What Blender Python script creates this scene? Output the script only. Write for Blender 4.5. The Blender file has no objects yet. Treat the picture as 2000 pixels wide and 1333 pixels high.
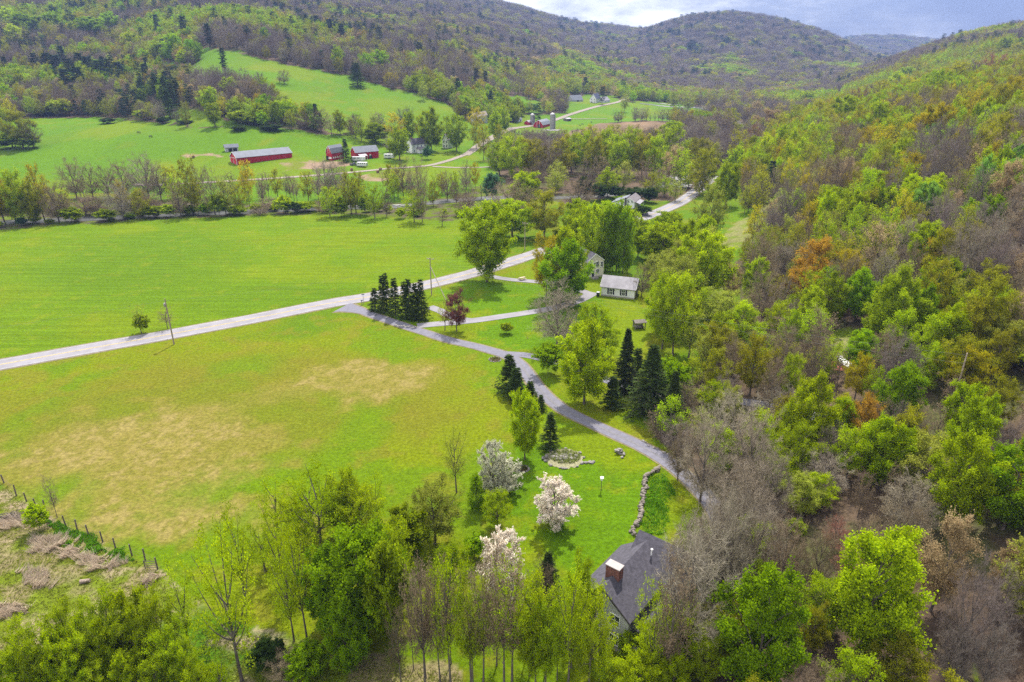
import bpy, math, random
import numpy as np
from mathutils import Vector, Matrix, noise as mnoise

SC = bpy.context.scene
HAZE_D = 0.000105
COL = SC.collection
RAD = math.radians

# ---------------------------------------------------------------- camera
CAM_H, PITCH, FPX, PCX, PCY = 60.0, RAD(22.6), 2000 * 24 / 36.0, 1000.0, 666.5
cd = bpy.data.cameras.new('camera'); cam = bpy.data.objects.new('camera', cd); COL.objects.link(cam)
cam.location = (0, 0, CAM_H); cam.rotation_euler = (RAD(90) - PITCH, 0, 0)
cd.sensor_width = 36; cd.lens = 24; cd.clip_start = 0.5; cd.clip_end = 30000
SC.camera = cam

# ---------------------------------------------------------------- sky and sun
SUN_EL, SUN_ROT = RAD(58), RAD(13)
W = bpy.data.worlds.new('World'); SC.world = W; W.use_nodes = True
nt = W.node_tree; nt.nodes.clear()
def N(tree, typ, **kw):
    n = tree.nodes.new(typ)
    for k, v in kw.items():
        if k.startswith('i_'):
            n.inputs[k[2:].replace('_', ' ')].default_value = v
        else:
            setattr(n, k, v)
    return n
wo = N(nt, 'ShaderNodeOutputWorld'); bg = N(nt, 'ShaderNodeBackground')
sky = N(nt, 'ShaderNodeTexSky', sky_type='NISHITA', sun_disc=False, sun_elevation=SUN_EL, sun_rotation=SUN_ROT)
sc_ = N(nt, 'ShaderNodeVectorMath', operation='SCALE'); sc_.inputs['Scale'].default_value = 0.13
nt.links.new(sky.outputs[0], sc_.inputs[0])
tc = N(nt, 'ShaderNodeTexCoord')
mp = N(nt, 'ShaderNodeMapping'); mp.inputs['Scale'].default_value = (1, 1, 3.5)
nt.links.new(tc.outputs['Generated'], mp.inputs[0])
n1 = N(nt, 'ShaderNodeTexNoise'); n1.inputs['Scale'].default_value = 8.0; n1.inputs['Detail'].default_value = 9; n1.inputs['Roughness'].default_value = 0.6
nt.links.new(mp.outputs[0], n1.inputs['Vector'])
sx = N(nt, 'ShaderNodeSeparateXYZ'); nt.links.new(tc.outputs['Generated'], sx.inputs[0])
# cloud brightness: a bright bank straight up the valley, a slate-blue rain cloud beyond the right-hand ridge
ma = N(nt, 'ShaderNodeMath', operation='MULTIPLY_ADD'); ma.inputs[1].default_value = 1.7
nt.links.new(n1.outputs['Fac'], ma.inputs[0])
mneg = N(nt, 'ShaderNodeMath', operation='MULTIPLY_ADD'); mneg.inputs[1].default_value = -1.35; mneg.inputs[2].default_value = 0.20
nt.links.new(sx.outputs['X'], mneg.inputs[0]); nt.links.new(mneg.outputs[0], ma.inputs[2])
cr = N(nt, 'ShaderNodeValToRGB'); nt.links.new(ma.outputs[0], cr.inputs[0])
e = cr.color_ramp.elements
e[0].position = 0.12; e[0].color = (0.19, 0.22, 0.38, 1)
e[1].position = 1.0; e[1].color = (1.9, 1.88, 1.86, 1)
e2 = cr.color_ramp.elements.new(0.36); e2.color = (0.29, 0.33, 0.50, 1)
e3 = cr.color_ramp.elements.new(0.58); e3.color = (0.50, 0.53, 0.66, 1)
e4 = cr.color_ramp.elements.new(0.74); e4.color = (1.0, 1.0, 1.04, 1)
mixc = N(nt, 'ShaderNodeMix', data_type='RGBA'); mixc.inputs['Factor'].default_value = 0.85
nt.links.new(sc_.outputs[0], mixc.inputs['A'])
# the unseen cloud overhead is made brighter than the horizon, to lift fill light
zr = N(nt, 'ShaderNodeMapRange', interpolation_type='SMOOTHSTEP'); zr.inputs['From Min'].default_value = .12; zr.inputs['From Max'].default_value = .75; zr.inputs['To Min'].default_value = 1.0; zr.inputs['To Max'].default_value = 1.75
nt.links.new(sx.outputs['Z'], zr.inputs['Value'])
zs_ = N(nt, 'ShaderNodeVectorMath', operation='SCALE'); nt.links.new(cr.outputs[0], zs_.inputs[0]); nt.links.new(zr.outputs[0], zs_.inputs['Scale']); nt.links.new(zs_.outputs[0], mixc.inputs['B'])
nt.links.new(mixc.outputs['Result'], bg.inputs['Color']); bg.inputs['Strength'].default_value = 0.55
nt.links.new(bg.outputs[0], wo.inputs[0])
sd = bpy.data.lights.new('sun', 'SUN'); sd.energy = 4.9; sd.angle = RAD(0.6); sd.color = (1.0, 0.945, 0.85)
sun = bpy.data.objects.new('sun', sd); COL.objects.link(sun)
sdir = Vector((math.sin(SUN_ROT) * math.cos(SUN_EL), math.cos(SUN_ROT) * math.cos(SUN_EL), math.sin(SUN_EL)))
sun.rotation_euler = (-sdir).to_track_quat('-Z', 'Y').to_euler()
SC.view_settings.view_transform = 'Standard'; SC.view_settings.look = 'None'
SC.view_settings.exposure = 0.60; SC.view_settings.gamma = 1; SC.view_settings.use_curve_mapping = False
SC.render.engine = 'CYCLES'
SC.cycles.max_bounces = 8; SC.cycles.diffuse_bounces = 5; SC.cycles.glossy_bounces = 2
SC.cycles.transmission_bounces = 6; SC.cycles.volume_bounces = 0; SC.cycles.transparent_max_bounces = 6
SC.cycles.caustics_reflective = False; SC.cycles.caustics_refractive = False
SC.cycles.use_denoising = False

# ---------------------------------------------------------------- noise and terrain
def _h(ix, iy, s):
    v = np.sin(ix * 127.1 + iy * 311.7 + s * 74.7) * 43758.5453
    return v - np.floor(v)
def vnoise(x, y, s=0):
    ix, iy = np.floor(x), np.floor(y); fx, fy = x - ix, y - iy
    fx = fx * fx * (3 - 2 * fx); fy = fy * fy * (3 - 2 * fy)
    a = _h(ix, iy, s) * (1 - fx) + _h(ix + 1, iy, s) * fx
    b = _h(ix, iy + 1, s) * (1 - fx) + _h(ix + 1, iy + 1, s) * fx
    return a * (1 - fy) + b * fy
def fbm(x, y, s=0, o=4):
    t, a, n = 0, 0.5, 0
    for k in range(o):
        t = t + a * vnoise(x, y, s + k); n += a; a *= 0.5; x = x * 2.03 + 11.7; y = y * 2.03 + 5.3
    return t / n
CT, ST = math.cos(PITCH), math.sin(PITCH)
def zy(py, Y):                       # height seen on image row py at forward distance Y
    return CAM_H - Y * math.tan(PITCH + math.atan((py - PCY) / FPX))
def K(*pairs): return [(Y, zy(py, Y)) for py, Y in pairs]
COLS = {
 -250: [(350, 0), (400, 4)] + K((205, 560), (90, 800), (-20, 1150)) + [(1700, 260), (2600, 330), (6000, 330)],
 0:    [(350, 0), (395, 4)] + K((222, 560), (100, 800), (0, 1100)) + [(1700, 260), (2600, 330), (6000, 330)],
 250:  [(350, 0), (395, 4)] + K((262, 457), (228, 560), (120, 780), (40, 1000), (0, 1150)) + [(1700, 240), (2600, 330), (6000, 330)],
 440:  [(360, 0), (400, 3)] + K((262, 457), (215, 510), (145, 600), (95, 700), (60, 820), (0, 1150)) + [(1700, 225), (2600, 320), (6000, 300)],
 690:  [(380, 0), (440, 2)] + K((250, 520), (200, 600), (150, 690), (100, 850), (50, 1100), (0, 1700)) + [(2300, 285), (6000, 260)],
 870:  [(420, 0), (480, 2)] + K((215, 600), (170, 720), (120, 900), (60, 1300), (8, 2000)) + [(2500, 262), (3200, 240), (6000, 160)],
 1000: [(640, 0)] + K((203, 800), (152, 1000), (102, 1300), (62, 1700), (28, 2300), (10, 2700)) + [(3300, 190), (4500, 120), (6000, 80)],
 1130: [(700, 0)] + K((190, 940), (155, 1150), (105, 1700), (68, 2300), (44, 2900)) + [(3600, 150), (4600, 110), (6000, 60)],
 1230: [(800, 0)] + K((187, 1000), (162, 1250), (124, 1700), (86, 2400), (52, 3200)) + [(3800, 120), (6000, 60)],
 1310: [(900, 0)] + K((190, 1126), (172, 1300), (134, 1700), (84, 2100), (31, 2600)) + [(3300, 120), (4500, 80), (6000, 60)],
 1400: [(900, 0)] + K((190, 1126), (170, 1300), (134, 1700), (82, 2050), (20, 2600)) + [(3300, 120), (4500, 80), (6000, 60)],
 1500: [(900, 0)] + K((184, 1250), (145, 1600), (85, 2050), (28, 2550)) + [(3300, 120), (4500, 110), (6000, 60)],
 1600: [(900, 0)] + K((172, 1300), (135, 1700), (95, 2100), (58, 2500)) + [(3300, 90), (4500, 150), (6000, 60)],
 1700: [(900, 0)] + K((146, 1300), (140, 1700), (126, 2100), (110, 2450)) + [(3300, 60), (4500, 188), (6000, 60)],
 1800: [(900, 0)] + K((118, 1300), (135, 1800), (134, 2400)) + [(3300, 60), (4500, 176), (6000, 60)],
 1870: [(900, 0)] + K((100, 1300), (125, 1900)) + [(2600, 70), (3500, 70), (4500, 118), (6000, 60)],
 1950: [(900, 0)] + K((84, 1300), (110, 1900)) + [(2600, 80), (3500, 150), (4500, 100), (6000, 60)],
 2100: [(900, 0)] + K((60, 1300), (90, 1900)) + [(2600, 120), (3500, 210), (4500, 140), (6000, 60)],
 2400: [(900, 0)] + K((40, 1300), (60, 1900)) + [(2600, 180), (3500, 250), (4500, 170), (6000, 60)],
}
S_AX = np.linspace(-1.1, 1.1, 441); L_AX = np.linspace(math.log(20), math.log(12000), 400)
_cs = sorted(COLS); _s = np.array([(x - 1000) / FPX * CT for x in _cs])
_tab = np.zeros((len(_cs), len(L_AX)))
for i, x in enumerate(_cs):
    p = [(0.1, 0), (200, 0)] + COLS[x]
    _tab[i] = np.interp(np.exp(L_AX), [a for a, b in p], [b for a, b in p])
TAB = np.stack([np.interp(S_AX, _s, _tab[:, j]) for j in range(len(L_AX))], 1)
def _blur(a, n, ax):
    k = np.ones(n) / n; pad = [(0, 0), (0, 0)]; pad[ax] = (n // 2, n // 2)
    return np.apply_along_axis(lambda v: np.convolve(v, k, 'valid'), ax, np.pad(a, pad, 'edge'))
for _ in range(2): TAB = _blur(TAB, 9, 0); TAB = _blur(TAB, 5, 1)
FOOT = np.array([(34, 0), (38, 40), (45, 70), (55, 100), (68, 150), (75, 200), (86, 250), (105, 310), (128, 400), (200, 560), (300, 750), (420, 950), (560, 1250)], float)
def hill_d(X, Y):                    # metres inside the foot of the wooded hill on the right of the valley
    fx = np.interp(Y, FOOT[:, 1], FOOT[:, 0]); g = np.interp(Y + 5, FOOT[:, 1], FOOT[:, 0]) - np.interp(Y - 5, FOOT[:, 1], FOOT[:, 0])
    return (X - fx) * 10 / np.sqrt(100 + g * g)
def hill_z(X, Y):
    d = hill_d(X, Y); sp = 9 * np.log1p(np.exp(np.clip(d / 9, -30, 30)))
    z = 0.345 * sp; z = 66 * np.tanh(z / 66)
    return np.maximum(z - 0.15, 0) * np.clip((1500 - Y) / 500, 0, 1)
def terrain(X, Y):
    X = np.asarray(X, float); Y = np.asarray(Y, float); Yc = np.maximum(Y, 21)
    s = np.clip(X / Yc, -1.099, 1.099); l = np.clip(np.log(Yc), L_AX[0], L_AX[-1] - 1e-6)
    i = (s - S_AX[0]) / (S_AX[1] - S_AX[0]); j = (l - L_AX[0]) / (L_AX[1] - L_AX[0])
    i0 = np.clip(i.astype(int), 0, len(S_AX) - 2); j0 = np.clip(j.astype(int), 0, len(L_AX) - 2); fi = i - i0; fj = j - j0
    z = (TAB[i0, j0] * (1 - fi) + TAB[i0 + 1, j0] * fi) * (1 - fj) + (TAB[i0, j0 + 1] * (1 - fi) + TAB[i0 + 1, j0 + 1] * fi) * fj
    hz = hill_z(X, Y)
    und = (fbm(X / 130 + 3, Y / 130, 5, 3) - 0.5)
    return z + hz + und * (np.clip(z, 0, 140) * 0.16 + np.clip(hz, 0, 50) * 0.10) + 0.35 * (fbm(X / 28, Y / 28, 9, 2) - 0.5) * np.clip((z + hz) / 2, 0, 1)
def ray(px, py):
    u = (px - PCX) / FPX; v = (py - PCY) / FPX
    return np.array([u, CT - v * ST, -ST - v * CT])
_t = np.exp(np.linspace(math.log(25), math.log(9000), 900))
def ground(px, py, h=0.0):           # where the sight line of a photo pixel meets the ground (or the ground raised by h)
    d = ray(px, py); P = d[None] * _t[:, None]
    f = CAM_H + P[:, 2] - terrain(P[:, 0], P[:, 1]) - h
    k = np.where(f <= 0)[0]
    if len(k) == 0: k = [len(_t) - 1]
    k = k[0]
    if k > 0:
        a = f[k - 1] / (f[k - 1] - f[k] + 1e-9); t = _t[k - 1] + a * (_t[k] - _t[k - 1])
    else: t = _t[0]
    x, y = d[0] * t, d[1] * t
    return float(x), float(y), float(terrain(x, y))
def project(X, Y, Z):
    dz = np.asarray(Z) - CAM_H; zc = np.asarray(Y) * CT - dz * ST; yc = np.asarray(Y) * ST + dz * CT
    return PCX + FPX * np.asarray(X) / zc, PCY - FPX * yc / zc, zc
def gpts(l): return [ground(x, y)[:2] for x, y in l]
def inside(poly, X, Y):
    X = np.asarray(X, float); Y = np.asarray(Y, float); r = np.zeros(X.shape, bool); n = len(poly)
    for i in range(n):
        x0, y0 = poly[i]; x1, y1 = poly[i - 1]
        if y0 == y1: continue
        c = ((y0 > Y) != (y1 > Y)) & (X < (x1 - x0) * (Y - y0) / (y1 - y0) + x0); r ^= c
    return r

# ---------------------------------------------------------------- materials
MATS = {}
def mat(name, color, rough=0.8, noise=None, bump=0.0, metal=0.0, spec=0.3, stripes=None, brick=None, coord='Object'):
    if name in MATS: return MATS[name]
    m = bpy.data.materials.new(name); m.use_nodes = True; t = m.node_tree; b = t.nodes['Principled BSDF']
    b.inputs['Roughness'].default_value = rough; b.inputs['Metallic'].default_value = metal
    b.inputs['Specular IOR Level'].default_value = spec; b.inputs['Base Color'].default_value = (*color, 1)
    tcn = N(t, 'ShaderNodeTexCoord'); last = None
    if brick:
        br = N(t, 'ShaderNodeTexBrick'); br.inputs['Color1'].default_value = (*color, 1); br.inputs['Color2'].default_value = (*[c * .6 for c in color], 1)
        br.inputs['Mortar'].default_value = (*brick[1], 1); br.inputs['Scale'].default_value = brick[0]; br.inputs['Mortar Size'].default_value = .012
        t.links.new(tcn.outputs[coord], br.inputs['Vector']); last = br.outputs['Color']
    if noise:                         # (scale, amount)
        nz = N(t, 'ShaderNodeTexNoise'); nz.inputs['Scale'].default_value = noise[0]; nz.inputs['Detail'].default_value = 6
        t.links.new(tcn.outputs[coord], nz.inputs['Vector'])
        mr = N(t, 'ShaderNodeMapRange'); mr.inputs['From Min'].default_value = .3; mr.inputs['From Max'].default_value = .7
        mr.inputs['To Min'].default_value = 1 - noise[1]; mr.inputs['To Max'].default_value = 1 + noise[1]
        t.links.new(nz.outputs['Fac'], mr.inputs['Value'])
        vm = N(t, 'ShaderNodeVectorMath', operation='SCALE'); vm.inputs[0].default_value = color
        if last: t.links.new(last, vm.inputs[0])
        t.links.new(mr.outputs[0], vm.inputs['Scale']); last = vm.outputs[0]
    if stripes:                       # (axis, scale, amount): boards, ribs, courses
        wv = N(t, 'ShaderNodeTexWave', wave_type='BANDS', bands_direction=stripes[0], wave_profile='SAW')
        wv.inputs['Scale'].default_value = stripes[1]; wv.inputs['Distortion'].default_value = 0
        t.links.new(tcn.outputs[coord], wv.inputs['Vector'])
        mr = N(t, 'ShaderNodeMapRange'); mr.inputs['To Min'].default_value = 1 - stripes[2]; mr.inputs['To Max'].default_value = 1
        t.links.new(wv.outputs['Fac'], mr.inputs['Value'])
        vm = N(t, 'ShaderNodeVectorMath', operation='SCALE'); vm.inputs[0].default_value = color
        if last: t.links.new(last, vm.inputs[0])
        t.links.new(mr.outputs[0], vm.inputs['Scale']); last = vm.outputs[0]
    if last: t.links.new(last, b.inputs['Base Color'])
    if bump:
        nz = N(t, 'ShaderNodeTexNoise'); nz.inputs['Scale'].default_value = (noise[0] if noise else 5) * 2; nz.inputs['Detail'].default_value = 5
        t.links.new(tcn.outputs[coord], nz.inputs['Vector'])
        bp = N(t, 'ShaderNodeBump'); bp.inputs['Strength'].default_value = bump; bp.inputs['Distance'].default_value = .15
        t.links.new(nz.outputs['Fac'], bp.inputs['Height']); t.links.new(bp.outputs[0], b.inputs['Normal'])
    MATS[name] = m; return m
def leafmat(name, color=None, trans=0.55, var=0.35):
    """leaf: colour of the object (or a fixed colour), varied leaf by leaf, with light coming through"""
    if name in MATS: return MATS[name]
    m = bpy.data.materials.new(name); m.use_nodes = True; t = m.node_tree; t.nodes.clear()
    out = N(t, 'ShaderNodeOutputMaterial'); df = N(t, 'ShaderNodeBsdfDiffuse'); tr = N(t, 'ShaderNodeBsdfTranslucent'); mx = N(t, 'ShaderNodeMixShader')
    mx.inputs[0].default_value = trans
    at = N(t, 'ShaderNodeAttribute', attribute_name='leaf_tone')
    oi = N(t, 'ShaderNodeObjectInfo')
    mr = N(t, 'ShaderNodeMapRange'); mr.inputs['To Min'].default_value = 1 - var; mr.inputs['To Max'].default_value = 1 + var
    t.links.new(at.outputs['Fac'], mr.inputs['Value'])
    vm = N(t, 'ShaderNodeVectorMath', operation='SCALE')
    if color is None: t.links.new(oi.outputs['Color'], vm.inputs[0])
    else:
        hs = N(t, 'ShaderNodeHueSaturation'); hs.inputs['Color'].default_value = (*color, 1)
        m1 = N(t, 'ShaderNodeMapRange'); m1.inputs['To Min'].default_value = .482; m1.inputs['To Max'].default_value = .518
        m2 = N(t, 'ShaderNodeMapRange'); m2.inputs['To Min'].default_value = .72; m2.inputs['To Max'].default_value = 1.25
        t.links.new(oi.outputs['Random'], m1.inputs['Value']); t.links.new(m1.outputs[0], hs.inputs['Hue'])
        t.links.new(oi.outputs['Random'], m2.inputs['Value']); t.links.new(m2.outputs[0], hs.inputs['Value'])
        t.links.new(hs.outputs[0], vm.inputs[0])
    t.links.new(mr.outputs[0], vm.inputs['Scale'])
    t.links.new(vm.outputs[0], df.inputs[0]); t.links.new(vm.outputs[0], tr.inputs[0])
    t.links.new(df.outputs[0], mx.inputs[1]); t.links.new(tr.outputs[0], mx.inputs[2]); t.links.new(mx.outputs[0], out.inputs[0])
    MATS[name] = m; return m

# ---------------------------------------------------------------- mesh helpers
def mesh_np(name, V, F, mats, mi=None, tone=None, smooth=False, F3=None):
    """mesh from numpy: V (n,3), quads F (m,4), optional triangles F3; material index and leaf tone per face"""
    me = bpy.data.meshes.new(name); V = np.asarray(V, np.float32); F = np.asarray(F, np.int32).reshape(-1, 4)
    n4 = len(F); n3 = 0 if F3 is None else len(F3)
    me.vertices.add(len(V)); me.vertices.foreach_set('co', V.ravel())
    lv = F.ravel()
    if n3: lv = np.concatenate([lv, np.asarray(F3, np.int32).ravel()])
    me.loops.add(len(lv)); me.loops.foreach_set('vertex_index', lv)
    me.polygons.add(n4 + n3)
    st = np.concatenate([np.arange(n4) * 4, n4 * 4 + np.arange(n3) * 3]).astype(np.int32)
    me.polygons.foreach_set('loop_start', st)
    for m in mats: me.materials.append(m)
    if mi is not None: me.polygons.foreach_set('material_index', np.asarray(mi, np.int32))
    if smooth: me.polygons.foreach_set('use_smooth', np.ones(n4 + n3, bool))
    if tone is not None:
        a = me.attributes.new('leaf_tone', 'FLOAT', 'FACE'); a.data.foreach_set('value', np.asarray(tone, np.float32))
    me.update(calc_edges=True); return me
def ob(name, me, parent=None, loc=None):
    o = bpy.data.objects.new(name, me); COL.objects.link(o)
    if parent is not None: o.parent = parent
    if loc is not None: o.location = loc
    return o
def tag(o, label, cat, group=None, kind=None):
    if label: o['label'] = label
    if cat: o['category'] = cat
    if group: o['group'] = group
    if kind: o['kind'] = kind
    return o
def struct(o, kind='structure'): o['kind'] = kind; return o
def empty(name, loc, rz=0.0):
    o = bpy.data.objects.new(name, None); COL.objects.link(o); o.location = loc; o.rotation_euler = (0, 0, rz); o.empty_display_size = .5
    return o
class MB:
    """collects boxes, prisms, tubes, lathes; build() links them as ONE mesh object"""
    def __init__(s): s.v = []; s.f = []
    def add(s, V, F):
        b = len(s.v); s.v += [tuple(map(float, p)) for p in V]; s.f += [tuple(b + i for i in f) for f in F]; return s
    def box(s, c, d, rz=0, bev=0):
        x, y, z = [k / 2 for k in d]; b = min(bev, x, y, z); ca, sa = math.cos(rz), math.sin(rz)
        if b <= 0:
            P = [(i * x, j * y, k * z) for k in (-1, 1) for i, j in ((-1, -1), (1, -1), (1, 1), (-1, 1))]
            F = [(3, 2, 1, 0), (4, 5, 6, 7), (0, 1, 5, 4), (1, 2, 6, 5), (2, 3, 7, 6), (3, 0, 4, 7)]
        else:
            P = []; F = []
            ring = lambda xx, yy: [(-xx + b, -yy), (xx - b, -yy), (xx, -yy + b), (xx, yy - b), (xx - b, yy), (-xx + b, yy), (-xx, yy - b), (-xx, -yy + b)]
            for zz, q in ((-z, b), (-z + b, 0), (z - b, 0), (z, b)): P += [(u, w, zz) for u, w in ring(x - q, y - q)]
            for r in range(3): F += [(r * 8 + k, r * 8 + (k + 1) % 8, r * 8 + 8 + (k + 1) % 8, r * 8 + 8 + k) for k in range(8)]
            F += [tuple(range(7, -1, -1)), tuple(range(24, 32))]
        return s.add([(c[0] + p[0] * ca - p[1] * sa, c[1] + p[0] * sa + p[1] * ca, c[2] + p[2]) for p in P], F)
    def prism(s, prof, x0, x1):       # profile in (y, z), pushed along x
        n = len(prof); P = [(x0, a, b) for a, b in prof] + [(x1, a, b) for a, b in prof]
        F = [(i, (i + 1) % n, n + (i + 1) % n, n + i) for i in range(n)] + [tuple(range(n - 1, -1, -1)), tuple(range(n, 2 * n))]
        return s.add(P, F)
    def tube(s, pts, r, n=6):
        pts = [Vector(p) for p in pts]; rs = r if isinstance(r, (list, tuple)) else [r] * len(pts); P = []; F = []
        for i, p in enumerate(pts):
            d = (pts[min(i + 1, len(pts) - 1)] - pts[max(i - 1, 0)]).normalized()
            u = d.orthogonal().normalized() if abs(d.z) > .99 else d.cross(Vector((0, 0, 1))).normalized(); w = d.cross(u)
            P += [p + (u * math.cos(a) + w * math.sin(a)) * rs[i] for a in [2 * math.pi * k / n for k in range(n)]]
        for i in range(len(pts) - 1): F += [(i * n + k, i * n + (k + 1) % n, (i + 1) * n + (k + 1) % n, (i + 1) * n + k) for k in range(n)]
        F += [tuple(range(n - 1, -1, -1)), tuple(range(len(P) - n, len(P)))]
        return s.add(P, F)
    def lathe(s, prof, c=(0, 0, 0), n=16):  # (radius, z)
        P = []; F = []
        for r, z in prof: P += [(c[0] + r * math.cos(2 * math.pi * k / n), c[1] + r * math.sin(2 * math.pi * k / n), c[2] + z) for k in range(n)]
        for i in range(len(prof) - 1): F += [(i * n + k, i * n + (k + 1) % n, (i + 1) * n + (k + 1) % n, (i + 1) * n + k) for k in range(n)]
        F += [tuple(range(n - 1, -1, -1)), tuple(range(len(P) - n, len(P)))]
        return s.add(P, F)
    def rock(s, c, r, seed, sq=.7):
        rg = random.Random(seed); P = []; F = []; n, m = 8, 5
        for i in range(m + 1):
            th = math.pi * i / m
            for k in range(n):
                q = r * rg.uniform(.72, 1.1) if 0 < i < m else r * .8
                P.append((c[0] + q * math.sin(th) * math.cos(6.283 * k / n), c[1] + q * math.sin(th) * math.sin(6.283 * k / n) * .85, c[2] + q * math.cos(th) * sq))
        for i in range(m): F += [(i * n + k, i * n + (k + 1) % n, (i + 1) * n + (k + 1) % n, (i + 1) * n + k) for k in range(n)]
        return s.add(P, F)
    def build(s, name, m, parent=None, loc=None, smooth=False):
        me = bpy.data.meshes.new(name); me.from_pydata(s.v, [], s.f); me.materials.append(m)
        if smooth: me.polygons.foreach_set('use_smooth', [True] * len(me.polygons))
        me.update(); return ob(name, me, parent, loc)
# ---------------------------------------------------------------- land use (outlines traced on the photograph, laid on the ground)
HAY = gpts([(-700, 545), (-60, 458), (0, 449), (200, 436), (400, 425), (560, 420), (700, 420), (790, 428), (880, 432), (940, 426), (985, 440), (1010, 478), (960, 520), (860, 545), (740, 573), (640, 590), (500, 618), (330, 652), (0, 700), (-90, 715), (-700, 845)])
PAST = [gpts(p) for p in (
    [(980, 252), (1015, 226), (1110, 222), (1130, 268), (1080, 287), (980, 287)], [(1060, 290), (1110, 262), (1322, 262), (1335, 280), (1200, 292)], [(1098, 210), (1108, 186), (1200, 186), (1215, 200), (1165, 212), (1110, 224)],
    [(-80, 335), (0, 322), (200, 308), (430, 296), (580, 280), (660, 282), (700, 296), (800, 312), (800, 325), (640, 345), (420, 358), (250, 376), (0, 388), (-80, 392)],
    [(-80, 330), (-80, 250), (0, 236), (60, 232), (190, 229), (260, 236), (330, 242), (400, 250), (520, 252), (600, 256), (640, 270), (660, 292), (560, 293), (430, 306), (340, 314), (200, 318), (60, 330)],
    [(262, 204), (330, 201), (380, 214), (440, 232), (500, 250), (400, 249), (330, 240), (285, 222)],
    [(385, 96), (430, 98), (500, 112), (570, 128), (640, 141), (690, 151), (800, 182), (900, 214), (905, 226), (850, 240), (760, 250), (660, 262), (600, 242), (540, 205), (520, 180), (470, 168), (400, 162), (330, 150), (290, 132), (300, 123), (385, 128)],
    [(250, 370), (420, 352), (640, 338), (720, 335), (800, 318), (960, 318), (975, 345), (900, 380), (820, 398), (640, 392), (480, 396), (260, 392)],
    [(640, 300), (800, 300), (900, 295), (975, 262), (1000, 250), (1060, 248), (1110, 252), (1130, 268), (1050, 285), (990, 290), (960, 322), (700, 330)],
    [(1060, 262), (1085, 240), (1120, 222), (1165, 206), (1210, 200), (1290, 199), (1386, 212), (1378, 236), (1250, 236), (1190, 240), (1120, 258)],
    [(1000, 183), (1045, 196), (1080, 200), (1075, 212), (1040, 222), (1000, 214), (960, 200)],
    [(600, 262), (720, 262), (800, 250), (880, 232), (960, 240), (1000, 250), (960, 300), (700, 300)])]
PLOW = gpts([(1085, 268), (1120, 255), (1180, 241), (1260, 238), (1312, 240), (1330, 252), (1330, 268), (1200, 275), (1100, 275)])
LAWN = gpts([(1010, 700), (1040, 745), (1100, 800), (1200, 850), (1280, 892), (1262, 940), (1245, 1000), (1230, 1060), (1150, 1120), (1060, 1180), (1000, 1180), (985, 1040), (1000, 900), (1010, 800), (985, 720)])
LAWN2 = gpts([(700, 605), (860, 565), (950, 545), (1040, 520), (1140, 520), (1250, 590), (1280, 640), (1240, 700), (1050, 690), (860, 655)])
LOWER = gpts([(-120, 880), (0, 945), (60, 985), (150, 1040), (305, 1108), (420, 1200), (640, 1260), (900, 1300), (900, 1420), (-300, 1420), (-300, 900)])
CLEAR = [gpts(p) for p in ([(1400, 475), (1455, 425), (1520, 388), (1560, 395), (1525, 435), (1470, 470), (1425, 500)],
                           [(1375, 555), (1420, 560), (1450, 610), (1430, 632), (1385, 600)],
                           [(1600, 655), (1650, 640), (1710, 650), (1705, 700), (1660, 722), (1612, 700)],
                           [(1690, 840), (1850, 880), (1850, 905), (1690, 862)])]
YARD = [gpts(p) for p in ([(350, 299), (432, 302), (432, 308), (360, 306)], [(545, 318), (660, 314), (700, 322), (640, 330), (560, 332)], [(700, 345), (760, 335), (820, 336), (800, 352), (720, 354)])]
BELT = gpts([(-90, 462), (-90, 400), (0, 388), (200, 384), (480, 396), (700, 392), (830, 385), (960, 345), (1010, 370), (1010, 420), (940, 428), (880, 434), (700, 422), (400, 427), (0, 451)])
EASTWOOD = gpts([(975, 345), (960, 322), (1000, 290), (1060, 275), (1120, 272), (1330, 262), (1420, 255), (1430, 300), (1370, 350), (1330, 395), (1260, 390), (1200, 380), (1100, 400), (1010, 380)])
NEARWOOD = gpts([(1340, 1500), (1352, 1150), (1405, 1000), (1375, 940), (1330, 895), (1275, 858), (1300, 815), (1350, 750), (1400, 690), (1440, 640), (1450, 570), (1435, 510), (1500, 470), (1600, 420), (1750, 700), (1950, 1500)])
def zone(X, Y):
    """0 meadow, 1 hayfield, 2 wood floor, 3 pasture, 4 ploughed, 5 lawn, 6 rough grass, 7 clearing, 8 bare yard, 9 river bank"""
    X = np.asarray(X, float); Y = np.asarray(Y, float); wx = fbm(X / 9, Y / 9, 21, 3) - .5; wy = fbm(X / 9, Y / 9, 31, 3) - .5
    k = np.clip(Y / 120, .5, 8); Xp = X + wx * 2.6 * k; Yp = Y + wy * 3.4 * k
    z = np.zeros(X.shape, int)
    z[(hill_d(Xp, Yp) > 6)] = 2; z[Y > 400] = 2; z[inside(NEARWOOD, Xp, Yp)] = 2
    z[inside(BELT, Xp, Yp)] = 9; z[inside(EASTWOOD, Xp, Yp)] = 2
    for p in PAST: z[inside(p, Xp, Yp)] = 3
    z[inside(PLOW, Xp, Yp)] = 4
    z[inside(HAY, X + wx * 1.2, Y + wy * 1.2)] = 1
    z[inside(LAWN, X + wx, Y + wy)] = 5; z[inside(LAWN2, X + wx, Y + wy)] = 5
    z[inside(LOWER, X + wx * .8, Y + wy * .8)] = 6
    for p in CLEAR: z[inside(p, Xp, Yp)] = 7
    for p in YARD: z[inside(p, Xp, Yp)] = 8
    return z
def ell(X, Y, px, py, rx, ry, rot=0):
    cx, cy, _ = ground(px, py); dx, dy = X - cx, Y - cy; c, s = math.cos(rot), math.sin(rot)
    return ((dx * c + dy * s) / rx) ** 2 + ((-dx * s + dy * c) / ry) ** 2
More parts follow.
